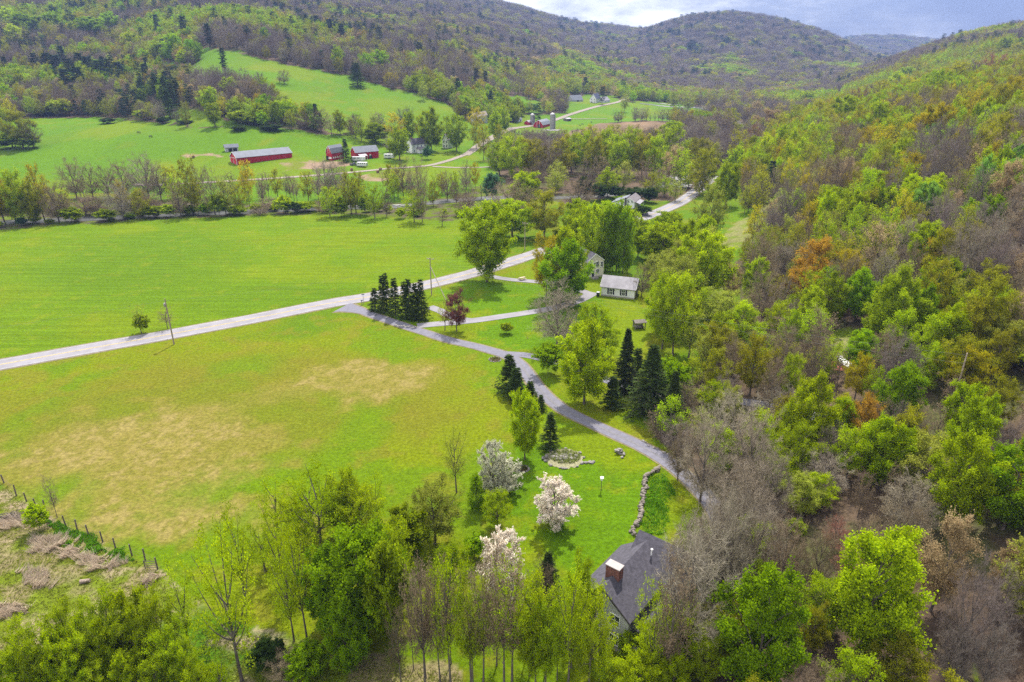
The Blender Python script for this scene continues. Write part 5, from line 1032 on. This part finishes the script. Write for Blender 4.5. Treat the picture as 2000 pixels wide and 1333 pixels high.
bases("""20 520 170 140 l; 110 500 150 170 l; 250 450 165 170 t; 690 275 -95 190 q; 800 370 170 130 U; 920 470 260 180 y; 570 560 225 300 g; 480 640 330 240 q; 680 860 560 260 y; 890 300 -10 170 w; 960 270 80 190 w; 1240 465 200 245 W; 950 860 490 270 W;
600 1340 640 220 h; 520 1310 640 160 h; 780 1340 770 250 t; 840 1330 620 240 h; 955 1340 560 280 h; 660 1230 700 150 h; 450 1260 720 130 h; 1075 1200 720 140 h; 1195 885 605 170 C; 1170 960 680 170 n; 1250 1320 760 150 t; 1180 1300 830 160 t; 1330 1250 800 200 t; 1400 1080 720 130 y;  1955 1220 490 430 P; 2150 960 300 280 P; 1850 1400 640 320 h; 1760 1330 760 260 t; 1130 1330 950 200 y; 380 1330 900 170 h; 340 1190 560 260 S; 420 700 380 260 S; 790 640 520 130 d""", 650, 866, Q)
tops("""120 470 560 G 15; -60 600 300 G 11; 260 560 300 G 12; 330 440 220 l 11; 1700 1180 260 L 6; 1900 1090 260 L 6; 1500 1110 200 y 5; 60 900 260 G 9; 1780 1010 200 L 5; 1650 1040 130 L 4""", 650, 866, Q)
bases('''880 1335 1060 100 t; 920 1330 1110 90 q; 1000 1330 1090 110 t; 1035 1320 1130 90 l; 1065 1335 1170 80 y; 970 1300 1150 70 q; 830 1335 1090 80 h; 600 1250 1010 90 t; 560 1190 980 80 t; 480 1180 985 90 t; 1110 1340 1110 100 t; 1150 1345 1150 90 l; 1130 1250 1090 60 y''')
bases('''1320 600 500 110 g; 1370 590 455 100 L; 1290 520 440 80 L; 1340 640 540 100 y; 1400 650 570 90 g; 1440 690 590 90 y; 1345 700 610 90 q; 1390 720 630 90 o; 1300 470 415 60 Y; 1330 555 470 80 g''')
tops('''1385 755 60 n 3; 1360 760 50 s 3; 1405 742 70 y 7; 1345 742 60 B 7; 1430 750 60 g 8; 1310 748 40 d 4''')
# around the drives and the neighbours' houses
bases("""238 497 372 75 C; 285 510 300 75 C; 305 505 288 70 C; 352 530 315 85 C; 405 540 335 80 C; 430 545 322 90 C; 465 548 345 80 C; 498 548 322 85 C; 505 550 440 70 q; 860 335 -100 310 Y; 690 612 395 145 R; 625 605 430 120 q; 1190 420 85 180 z; 1300 400 35 190 L; 1300 470 125 290 G; 1250 690 365 270 P;
968 625 565 72 S; 1085 655 635 24 n; 1440 760 450 210 y; 1400 1015 590 310 Y; 1200 850 690 160 d; 1625 950 598 150 C; 1690 900 705 110 C; 1760 1070 690 240 C; 1880 1155 835 150 C; 1555 1035 865 120 C; 985 945 745 140 C; 1022 995 815 125 C; 1100 1000 890 90 C; 1160 1055 965 60 C; 1210 1260 1065 110 C; 1070 1325 958 190 L; 1835 710 275 230 y; 1895 745 300 230 y;
1520 280 -90 130 U; 1545 275 -70 110 U; 1580 275 -120 130 U; 1615 285 -85 120 U; 1640 285 -30 90 U; 1490 270 -60 130 A; 1770 215 5 190 L; 1895 160 -20 120 Y; 1440 230 -90 170 L; 1390 180 -70 180 L; 1700 200 -20 120 A; 1900 330 170 240 g; 1780 350 190 150 g; 1720 420 240 120 n; 1960 400 290 170 y; 1500 760 520 200 y; 1860 900 760 140 d; 1900 1020 800 170 d; 1330 700 590 120 h; 1150 600 540 90 q""", 650, 433, Q)
bases("""1000 1330 1115 260 Y; 1180 1330 1062 220 o; 1370 1330 1112 180 L; 1530 1320 1125 170 L; 1650 1330 1155 130 L; 1290 1330 1265 150 L; 1075 1160 962 190 L; 890 1130 970 110 v; 1000 1230 1025 290 B; 1370 1170 995 200 B; 1240 1080 955 120 g; 1530 1100 945 130 A; 1480 1120 1030 110 D; 1580 1110 1040 120 D; 1680 1120 1050 130 D; 1760 1130 1050 110 D; 1730 1200 1150 110 D; 1400 1120 990 90 D;
740 662 545 110 Y; 550 842 618 145 A; 690 845 640 125 A; 372 895 718 135 Y; 350 800 635 130 z; 240 800 685 150 A; 430 790 628 90 Y; 840 895 695 90 o; 905 790 625 90 Y; 945 750 598 95 Y; 800 730 600 110 z; 75 905 775 62 C; 530 890 820 60 v; 160 790 660 80 y; 640 800 650 90 y; 800 830 680 90 o; 490 800 640 80 o;
130 1190 1000 130 y; 235 1220 1030 120 y; 455 1240 1060 140 y; 395 1110 890 110 B; 480 1130 900 140 B; 500 1240 960 90 B; 640 1120 950 90 B; 690 1140 1010 90 B; 610 1262 1170 90 h; 725 1200 1080 110 B; 300 1210 1040 70 B; 280 1060 930 50 h; 760 1180 1020 110 B; 560 1150 1010 90 o; 20 1100 900 90 B; 70 1120 870 60 h; 180 1200 1080 90 S; 740 1190 1160 70 S; 380 1220 1160 60 s""", 650, 0, Q)
tops('''1290 318 40 t 12; 1310 300 46 y 13; 1335 306 40 h 13; 1350 318 46 y 12; 1372 330 44 o 12; 1300 345 40 y 9; 1322 352 36 g 9; 1275 335 40 o 11''')
# the long belt along the stream
bases("""30 1250 930 170 z; 130 1250 950 160 y; 90 1240 1050 150 o; 250 1230 920 140 z; 200 1250 1010 150 o; 330 1240 1020 170 B; 400 1240 1160 130 S; 430 1110 900 150 B; 520 1110 910 140 B; 610 1110 920 130 B; 700 1110 900 150 B; 830 1110 860 190 P; 900 1120 910 130 B; 970 1110 930 120 o; 1080 1200 890 130 o; 1120 1110 920 130 B; 1010 1210 1000 120 B; 690 1225 1010 160 P; 790 1220 1060 130 o; 950 1210 1140 90 s; 1145 1200 1135 70 d; 1200 1200 960 140 B; 1260 1200 1000 120 g; 1290 1110 960 120 B; 1225 1210 1090 110 S; 1390 1110 890 100 z; 1340 1190 1010 90 o; 1470 1110 960 80 h; 1500 1110 950 70 h; 1550 1105 940 80 o; 1600 1110 960 60 h; 1640 1120 970 70 h; 1720 1130 950 100 o; 1780 1150 930 90 h; 1830 1110 890 180 P; 1580 1190 1100 110 s; 1700 1180 1125 130 S; 1650 1190 1130 90 D; 1840 1210 1040 120 y; 1900 1210 1110 110 S; 1930 1150 930 90 h; 1960 1200 960 120 o; 600 1235 1170 130 S; 860 1215 1150 120 S; 1060 1200 1150 110 S; 1330 1200 1150 110 S; 1450 1200 1150 120 n; 480 1200 1100 150 n; 560 1200 1090 150 n; 750 1190 1090 150 n; 850 1180 1080 150 n; 1000 1180 1090 140 n; 1160 1180 1100 130 n; 1500 1170 1100 150 n; 1800 1190 1110 100 n;
130 830 620 180 o; 70 820 600 120 y; 190 825 680 130 B; 10 810 650 100 y; 90 830 740 150 S; 160 830 760 130 S; 30 830 770 110 D; 1255 415 265 60 K; 1585 470 390 90 B; 1560 465 430 40 h; 1095 330 255 55 K; 980 330 190 120 G; 910 320 230 120 A; 1040 370 280 110 Y; 890 230 80 60 K; 1035 220 90 90 K; 1170 270 130 70 K; 1390 230 165 50 K; 1330 220 150 60 K; 1625 330 210 50 K; 1885 400 260 70 A; 1980 440 350 70 k;
1160 610 480 120 o; 1180 630 490 110 Y; 1250 640 540 90 o; 1320 640 540 110 y; 1290 540 430 130 y; 1390 590 440 150 B; 1480 530 430 80 y; 1440 680 580 90 y; 1490 700 580 110 y; 1610 650 590 60 d; 1550 640 530 90 B; 1700 720 620 110 B; 1790 740 600 130 B; 1620 700 630 90 B; 1850 760 640 100 h; 1980 770 640 110 B; 1060 560 470 110 T; 1020 550 460 80 B; 1330 690 620 120 S; 1400 700 640 110 S; 1230 640 570 120 S; 810 670 610 120 S; 340 645 560 130 S; 450 640 570 120 B; 540 630 470 170 B; 640 640 520 120 B; 740 630 520 90 h; 250 640 600 150 S; 600 690 660 90 D; 1330 730 705 90 D; 1030 690 670 90 D; 910 690 655 80 D; 1510 725 695 140 D; 950 620 600 60 n""", 0, 0, Q)
# east of the farm: budding wood along the river
bases("""930 980 790 170 y; 1000 1000 760 190 y; 1060 960 770 150 o; 1120 1000 780 150 o; 1200 1000 790 170 B; 1270 990 770 160 o; 1330 960 740 150 y; 1400 970 730 170 y; 1460 990 760 150 o; 1520 960 720 160 y; 1580 990 740 160 y; 1650 980 720 170 y; 1720 990 740 160 o; 1790 1000 760 160 y; 1850 960 720 150 y; 1900 1020 820 150 T; 1960 960 780 140 y; 1440 850 700 120 o; 1560 840 690 130 o; 1680 830 700 120 T; 1790 850 720 120 o; 1350 880 740 120 g; 1250 1050 900 130 g; 1620 1060 900 130 g; 1420 1060 880 130 B; 1500 1030 860 120 h; 1740 1070 880 120 B; 1850 1080 900 120 h; 1150 1050 880 120 B; 1080 1060 930 90 h; 930 850 700 70 o; 1890 790 680 150 A; 1960 700 670 110 M; 1970 800 730 90 B""", 650, 0, Q)
tops("""1120 575 60 v; 1145 570 50 K; 960 545 70 S; 800 375 60 K; 850 390 55 K; 870 300 40 K; 905 310 40 K; 965 345 50 K; 790 530 50 S; 880 500 60 K; 695 430 60 K; 480 230 70 K; 255 170 50 K; 380 220 40 K; 265 50 35 K; 150 120 40 K; 45 125 60 K; 590 135 40 K; 630 130 40 K; 695 140 30 K; 750 145 30 K; 805 145 30 K; 885 155 35 K; 940 185 40 K; 1000 200 40 K; 1065 210 50 K; 1095 225 30 K; 1180 250 30 K; 1290 270 30 K; 1410 425 60 K; 1505 480 50 K; 1620 440 50 K; 1845 440 40 K; 500 450 60 g; 30 265 60 G; 250 280 130 G; 180 290 90 G; 630 430 80 g; 670 215 60 l; 130 345 80 k; 1755 585 50 g; 1930 570 40 e; 1630 520 60 g""", 650, 0, Q)
tops("""130 10 40 C; 280 30 40 K; 375 50 50 K; 15 310 60 K; 180 290 90 K; 330 250 80 K; 250 290 120 K; 300 300 130 K; 370 320 120 K; 430 290 100 K; 480 310 120 K; 540 330 130 K; 600 320 120 K; 650 340 110 K; 420 370 130 K; 350 380 120 K; 560 310 60 K; 800 350 90 K; 850 410 80 k; 900 430 80 k; 940 450 80 k; 970 430 70 k; 770 400 60 k; 920 490 80 k; 610 290 40 k; 500 90 60 K; 780 150 40 K; 1300 20 40 K; 1380 30 50 K; 1190 40 50 K; 1515 60 40 K; 1620 85 40 K; 1700 70 60 K; 1760 80 70 K; 1830 100 90 K; 1900 130 60 K; 1940 55 40 K; 1590 155 40 K; 1700 155 35 K; 1760 160 35 K; 1470 150 60 e; 490 90 150 G; 120 70 150 G; 60 130 100 L; 600 60 110 G; 720 170 120 L; 280 60 120 G; 20 40 120 L""", 0, 0, Q)

# ---------------------------------------------------------------- filling the woods between them
rg = np.random.default_rng(11)
def blocked(x, y, r, arr): return len(arr) and np.min((arr[:, 0] - x) ** 2 + (arr[:, 1] - y) ** 2) < r * r
LW = np.array([max(3.4, .40 * t['w']) for t in TREES]) ** 2
def near_listed(x, y): return bool(np.any((listed[:, 0] - x) ** 2 + (listed[:, 1] - y) ** 2 < LW))
listed = np.array([(t['x'], t['y']) for t in TREES])
ROADS = np.concatenate([smooth_path(p, 3) for p in (ROAD, D1, D2, D3, D4, LANE, LANE2)])
RIVP = smooth_path(RIV, 4)
POOL = []
def maybe(x, y, w, h, code):
    z = float(terrain(x, y)); px, py, zc = project(x, y, z + h)
    if -700 < px < 2200 and -200 < py < 1600: POOL.append((x, y, z, w, h, code, float(px), float(py), float(zc)))
# the hill on the right
ys = np.arange(42, 1050, 6.5)
for yy in ys:
    f0 = float(np.interp(yy, FOOT[:, 1], FOOT[:, 0]))
    for xx in np.arange(f0 + 2, min(f0 + 230, yy * .8 + 60), 6.5):
        x = xx + rg.uniform(-2.6, 2.6); y = yy + rg.uniform(-2.6, 2.6)
        if y > 430 and hill_d(x, y) < 10: continue
        if zone(np.array([x]), np.array([y]))[0] in (7,): continue
        if near_listed(x, y) or blocked(x, y, 4.2, ROADS): continue
        q = float(fbm(np.array([x / 38.]), np.array([y / 38.]), 41, 3)[0]); u = rg.uniform()
        if y > 300: mixes = ('MMoBoMzoPo', 'oozoyMzoBY', 'zoYyozAyoL', 'LyYAILgyzY')
        elif y > 190: mixes = ('MMBoPMBzoh', 'oBozyBgoMT', 'oyYgozAyMY', 'LyAgILyGoe')
        else: mixes = ('MBhPMBoPBM', 'oBhoyBgPoT', 'oyghzAyBoP', 'LygoyAGhBY')
        code = mixes[0 if q < .41 else 1 if q < .50 else 2 if q < .59 else 3][int(u * 10)]
        w = rg.uniform(5.6, 9.0); maybe(x, y, w, rg.uniform(10, 15) if y > 150 else rg.uniform(8, 12.5), code)
# the flat edge of the wood in front of the hill
for xx in np.arange(18, 105, 5.2):
    for yy in np.arange(38, 250, 5.2):
        x = xx + rg.uniform(-2, 2); y = yy + rg.uniform(-2, 2)
        if hill_d(x, y) > 2 or not inside(NEARWOOD, np.array([x]), np.array([y]))[0] or zone(np.array([x]), np.array([y]))[0] != 2: continue
        if blocked(x, y, 3.0, listed) or blocked(x, y, 3.6, ROADS): continue
        code = 'hBMoPylgynSo'[int(rg.uniform() * 12)]
        maybe(x, y, rg.uniform(4, 7) if code not in 'nS' else 3, rg.uniform(5.5, 9.5) if code not in 'nS' else 2.2, code)
# close the gaps of the belt along the stream
BP = smooth_path(gpts([(-90, 430), (0, 425), (200, 410), (400, 404), (560, 400), (690, 396), (830, 385), (930, 375)]), 4.5)
for k in range(len(BP)):
    for q in range(2):
        x, y = BP[k] + rg.normal(size=2) * np.array([2.5, 11.])
        if blocked(x, y, 3.0, listed) or inside(HAY, np.array([x]), np.array([y]))[0]: continue
        code = 'BhoytzBhohSM'[int(rg.uniform() * 12)]
        if rg.uniform() < .62: add_tree(x, y, rg.uniform(4.5, 8) if code != 'S' else 3.5, rg.uniform(8.5, 14.5) if code != 'S' else 2.4, code)
EDGE = smooth_path(gpts([(-60, 455), (0, 446), (200, 432), (400, 421), (560, 415), (700, 415), (800, 423), (900, 428)]), 4.2)
for k in range(len(EDGE)):
    if rg.uniform() < .6:
        x, y = EDGE[k] + rg.normal(size=2) * np.array([1.5, 1.6]) + np.array([0, 2.5])
        add_tree(x, y, rg.uniform(3, 5.5), rg.uniform(1.6, 3.8), 'SsdSvSsn'[int(rg.uniform() * 8)])
# valley and hillsides farther off
def seen_from_valley():
    ss = np.linspace(-.86, .86, 345); Ls = np.linspace(math.log(200), math.log(5600), 420); Yv = np.exp(Ls)
    G = terrain(ss[:, None] * Yv[None], np.repeat(Yv[None], len(ss), 0)); T = (G - CAM_H) / Yv[None]
    return ss, Ls, np.maximum.accumulate(T, 1)
SS, LS, RM = seen_from_valley()
def visible(x, y, top):
    i = int(np.clip(np.searchsorted(SS, x / y), 0, len(SS) - 1)); j = int(np.clip(np.searchsorted(LS, math.log(y)) - 2, 0, len(LS) - 1))
    return (top - CAM_H) / y > RM[i, j] - .002
Y = 405.0
while Y < 4950:
    sp = max(7.2, Y / 118.); xs = np.arange(-(.98 if Y < 1500 else .82) * Y - 20, .80 * Y + 20, sp); n = len(xs)
    X_ = xs + rg.uniform(-.42, .42, n) * sp; Y_ = Y + rg.uniform(-.42, .42, n) * sp; zz = zone(X_, Y_); Z_ = terrain(X_, Y_); hd = hill_d(X_, Y_)
    q1 = fbm(X_ / 160, Y_ / 160, 51, 4); q2 = fbm(X_ / 60, Y_ / 60, 52, 3); U = rg.uniform(0, 1, n); H_ = rg.uniform(10, 16, n)
    for k in range(n):
        x, y = X_[k], Y_[k]
        if zz[k] not in (2, 9) or (hd[k] > 2 and y < 1050): continue
        if y < 1400 and (blocked(x, y, 5, ROADS) or blocked(x, y, 7, RIVP)): continue
        if y < 700 and blocked(x, y, 4.5, listed): continue
        h = H_[k] * (1 if y < 1600 else 1.1)
        if not visible(x, y, Z_[k] + h + 3): continue
        u = U[k]; zlev = Z_[k]; side = x / y; q1k = q1[k]; q2k = q2[k]
        green = q1k * .6 + q2k * .4 + (.10 if (side < -.42 and zlev > 55) else 0) + (.05 if 500 < y < 1700 and zlev < 60 and -.05 < side < .4 else 0) - (.07 if zlev > 110 else 0) - (.04 if y > 1500 else 0)
        if q2k > .69 and u < .4 and Z_[k] > 9: code = 'K'
        elif green > .615: code = 'LAYgGlgY'[int(u * 8)]
        elif green > .55: code = 'ozygTBgM'[int(u * 8)]
        else: code = 'MMPMMoMPB'[int(u * 9)] if u > .014 or zlev < 9 else 'K'
        fl = .8 if y > 1100 else 1; maybe(x, y, sp * rg.uniform(1.1, 1.55) * (1.12 if y > 1100 else 1) if code != 'K' else sp * .9, h * fl if code != 'K' else h * 1.15, code)
    Y += sp * .95
# keep as things of their own the ones that show largest, kind by kind; the rest is the far wood
BUD = {'leafy_tree': 300, 'budding_tree': 300, 'bare_tree': 300, 'spruce_tree': 290, 'pine_tree': 290, 'shrub': 290, 'blossom_tree': 50}
cnt = {}
for t in TREES: cnt[CODE[t['code']][2]] = cnt.get(CODE[t['code']][2], 0) + 1
POOL.sort(key=lambda p: -p[3] / p[8]); FAR = []
for p in POOL:
    nm = CODE[p[5]][2]
    if cnt.get(nm, 0) < BUD[nm] and nm != 'pine_tree':
        cnt[nm] = cnt.get(nm, 0) + 1; add_tree(p[0], p[1], p[3], p[4], p[5], z=p[2])
    else: FAR.append(p)
print('TREES', cnt, 'far', len(FAR))
# ---------------------------------------------------------------- plant them
LAND = [('the chimney house', 1245, 1110), ('the lawn blossom tree', 1078, 985), ('the rock pond', 1100, 897), ('the white garage', 1212, 563), ('the yellow house', 1160, 525), ('the roadside house', 1230, 395), ('the small wooden hut', 1247, 634),
 ('the long red barn', 502, 305), ('the gambrel red barn', 655, 295), ('the twin silos', 1075, 237), ('the white farmhouse', 820, 286), ('the lone roadside pole', 336, 628), ('the braced pole', 842, 535), ('the drive fork', 1010, 700), ('the road junction', 680, 600),
 ('the post fence end', 300, 1100), ('the dry grass heaps', 120, 1070), ('the ploughed field', 1240, 252), ('the upper pasture', 690, 190), ('the grazing horses', 272, 264), ('the boat clearing', 1650, 700), ('the grassy slope', 1465, 440), ('the big orange tree', 1600, 530), ('the mauve thicket', 1850, 310), ('the upright lime trees', 1555, 300),
 ('the ridge skyline', 1900, 110), ('the golden hillside trees', 1830, 235), ('the side drive', 1760, 870), ('the river shoal', 1325, 345), ('the far green field', 1300, 215), ('the far white barn', 1132, 194), ('the pine clump', 150, 130), ('the stream belt', 250, 410), ('the hayfield corner', 960, 440), ('the clover leaf patch of lawn', 950, 600), ('the bright lime tree', 1605, 800), ('the round green tree', 1490, 1220), ('the big yellow green tree', 1745, 1200), ('the right frame edge', 1990, 700), ('the bottom right corner', 1980, 1300), ('the bottom left corner', 30, 1310), ('the bottom frame edge', 900, 1310), ('the left frame edge', 10, 260)]
LAND = [(n.replace('the clover leaf patch of lawn', 'the oval lawn'), x, y) for n, x, y in LAND]
ORD = ['', 'second', 'third', 'fourth', 'fifth', 'sixth', 'seventh', 'eighth', 'ninth', 'tenth', 'eleventh', 'twelfth', 'thirteenth', 'fourteenth', 'fifteenth', 'sixteenth', 'seventeenth', 'eighteenth', 'nineteenth', 'twentieth']
def label_trees():
    buckets = {}
    for t in TREES:
        kind, pal, nm, cat, wd = CODE[t['code']]
        sz = ('low ' if t['h'] < 5 else 'small ' if t['h'] < 8.5 else 'tall ' if t['h'] > 12.5 else 'broad ' if t['w'] > 9.5 else 'slim ' if t['w'] < 6 else '')
        n, lx, ly = min(LAND, key=lambda L: (L[1] - t['px']) ** 2 + (1.6 * (L[2] - t['py'])) ** 2)
        dx, dy = t['px'] - lx, (t['py'] - ly) * 1.3
        rel = 'close by' if abs(dx) + abs(dy) < 18 else ('right of' if dx > 0 else 'left of') if abs(dx) > abs(dy) else ('in front of' if dy > 0 else 'behind')
        buckets.setdefault(f"{sz}{wd} {dict(conifer='pine' if kind == 'pine' else 'spruce').get(cat, cat)} {rel} {n}", []).append((dx * dx + dy * dy, id(t), t))
    for base, l in buckets.items():
        l.sort()
        for i, (_, _, t) in enumerate(l):
            if t['label']: continue
            t['label'] = base + ('' if len(l) == 1 else (', nearest' if i == 0 else f', {ORD[i]} nearest' if i < len(ORD) else f', {i + 1}th nearest'))
label_trees()
rt = random.Random(5)
GROUPS = {'leafy_tree': 'leafy trees of the valley', 'budding_tree': 'budding trees of the valley', 'bare_tree': 'bare trees of the valley', 'spruce_tree': 'dark spruces', 'pine_tree': 'pines on the slopes', 'shrub': 'shrubs', 'blossom_tree': 'flowering trees'}
for i, t in enumerate(TREES):
    kind, pal, nm, cat, wd = CODE[t['code']]; wpx = t['w'] / t['zc'] * FPX * .512
    lod = 0 if wpx > 26 else 1 if wpx > 9 else 2
    trunk, crown = proto(kind, rt.randrange(NV[kind]), lod); sw = t['w'] / WN.get(kind, WS); sh = t['h'] / H0
    r = empty(nm, (t['x'], t['y'], t['z'] - .1), rt.uniform(0, 6.28)); r.scale = (sw, sw, sh)
    tag(r, t['label'], cat, GROUPS[nm])
    k = rt.uniform(.82, 1.22); q = .015 if kind == 'bloss' else .03; col = [c * k * rt.uniform(1 - q, 1 + q) for c in PAL[pal]] + [1]
    for n_, me in (('trunk', trunk), ('crown', crown)):
        o = ob(n_, me, r); o.color = col
# ---------------------------------------------------------------- the far wood: one mass, instanced
def far_wood(name, pts, codes):
    keys = sorted({c for c in codes}); protos = []
    idx = np.zeros(len(pts), np.int32)
    rr = np.random.default_rng(3)
    for c in keys:
        kind, pal = CODE[c][:2]; cand = [i for i in range(len(pts)) if codes[i] == c]
        near = [i for i in cand if pts[i][3] / pts[i][8] * FPX * .512 > 9]; nset = set(near)
        for lod, sel in ((1, near), (2, [i for i in cand if i not in nset])):
            if not sel: continue
            nv = min(NV[kind], 3); base = len(protos)
            for v in range(nv):
                trunk, crown = proto(kind, v, lod); bt = bpy.data.meshes.new('tree')
                nV = [len(trunk.vertices), len(crown.vertices)]; co = []; fs = []; mi = []; tn = []
                for me, off in ((trunk, 0), (crown, 1)):
                    a = np.zeros(len(me.vertices) * 3, np.float32); me.vertices.foreach_get('co', a); co.append(a.reshape(-1, 3))
                    l = np.zeros(len(me.loops), np.int32); me.loops.foreach_get('vertex_index', l); fs.append(l.reshape(-1, 4) + (0 if off == 0 else nV[0]))
                    m_ = np.zeros(len(me.polygons), np.int32); me.polygons.foreach_get('material_index', m_); mi.append(m_ + (0 if off == 0 else 1))
                    q = np.zeros(len(me.polygons), np.float32); me.attributes['leaf_tone'].data.foreach_get('value', q); tn.append(q)
                base_m = leafmat('far_' + pal + ('_needle' if kind in ('pine', 'spruce') else ''), PAL[pal], trans=.35 if kind in ('leaf', 'bud', 'col', 'thin') else .08)
                tw_m = base_m if kind in ('bare',) else (leafmat('far_twig', PAL['brown'], trans=0.0))
                mm = mesh_np('tree', np.concatenate(co), np.concatenate(fs), [BARK, base_m, tw_m], np.concatenate(mi), np.concatenate(tn))
                bpy.data.meshes.remove(bt); o = bpy.data.objects.new('tree_seedling', mm); protos.append((o, kind))
            for i in sel: idx[i] = base + rr.integers(nv)
    P = np.array([(p[0], p[1], p[2] - .2) for p in pts], np.float32)
    S = np.array([(p[3] / WN.get(CODE[p[5]][0], WS), p[3] / WN.get(CODE[p[5]][0], WS), p[4] / H0) for p in pts], np.float32)
    me = bpy.data.meshes.new(name); me.vertices.add(len(P)); me.vertices.foreach_set('co', P.ravel())
    a = me.attributes.new('pick', 'INT', 'POINT'); a.data.foreach_set('value', idx)
    a = me.attributes.new('size', 'FLOAT_VECTOR', 'POINT'); a.data.foreach_set('vector', S.ravel())
    a = me.attributes.new('turn', 'FLOAT', 'POINT'); a.data.foreach_set('value', rr.uniform(0, 6.28, len(P)).astype(np.float32)); me.update()
    o = ob(name, me); g = bpy.data.node_groups.new(name, 'GeometryNodeTree')
    g.interface.new_socket('Geometry', in_out='INPUT', socket_type='NodeSocketGeometry'); g.interface.new_socket('Geometry', in_out='OUTPUT', socket_type='NodeSocketGeometry')
    gi = N(g, 'NodeGroupInput'); go = N(g, 'NodeGroupOutput'); jn = N(g, 'GeometryNodeJoinGeometry')
    at = N(g, 'GeometryNodeInputNamedAttribute', data_type='INT'); at.inputs['Name'].default_value = 'pick'
    az = N(g, 'GeometryNodeInputNamedAttribute', data_type='FLOAT_VECTOR'); az.inputs['Name'].default_value = 'size'
    ar = N(g, 'GeometryNodeInputNamedAttribute', data_type='FLOAT'); ar.inputs['Name'].default_value = 'turn'
    cx = N(g, 'ShaderNodeCombineXYZ'); g.links.new(ar.outputs[0], cx.inputs['Z'])
    for k, (po, kind) in enumerate(protos):
        eq = N(g, 'FunctionNodeCompare', data_type='INT', operation='EQUAL'); g.links.new(at.outputs[0], eq.inputs[2]); eq.inputs[3].default_value = k
        oi = N(g, 'GeometryNodeObjectInfo'); oi.inputs['Object'].default_value = po; oi.inputs['As Instance'].default_value = True
        ip = N(g, 'GeometryNodeInstanceOnPoints'); g.links.new(gi.outputs[0], ip.inputs['Points']); g.links.new(eq.outputs[0], ip.inputs['Selection'])
        g.links.new(oi.outputs['Geometry'], ip.inputs['Instance']); g.links.new(cx.outputs[0], ip.inputs['Rotation']); g.links.new(az.outputs[0], ip.inputs['Scale'])
        g.links.new(ip.outputs[0], jn.inputs[0])
    g.links.new(jn.outputs[0], go.inputs[0]); md = o.modifiers.new('wood', 'NODES'); md.node_group = g
    return o
o = far_wood('distant_woods', FAR, [p[5] for p in FAR]); tag(o, 'mixed spring woods covering the far slopes and ridges', 'woods', kind='stuff')
# ---------------------------------------------------------------- valley air
m = bpy.data.materials.new('haze'); m.use_nodes = True; t = m.node_tree; t.nodes.clear(); o_ = N(t, 'ShaderNodeOutputMaterial'); v = N(t, 'ShaderNodeVolumePrincipled')
v.inputs['Color'].default_value = (.36, .52, 1.0, 1); v.inputs['Density'].default_value = HAZE_D; v.inputs['Anisotropy'].default_value = .2; t.links.new(v.outputs[0], o_.inputs['Volume'])
if HAZE_D > 0:
    hb = MB().box((0, 2500, 210), (14000, 5700, 440)).build('haze', m); tag(hb, 'pale blue air that fades the far ridges', 'haze', kind='stuff')
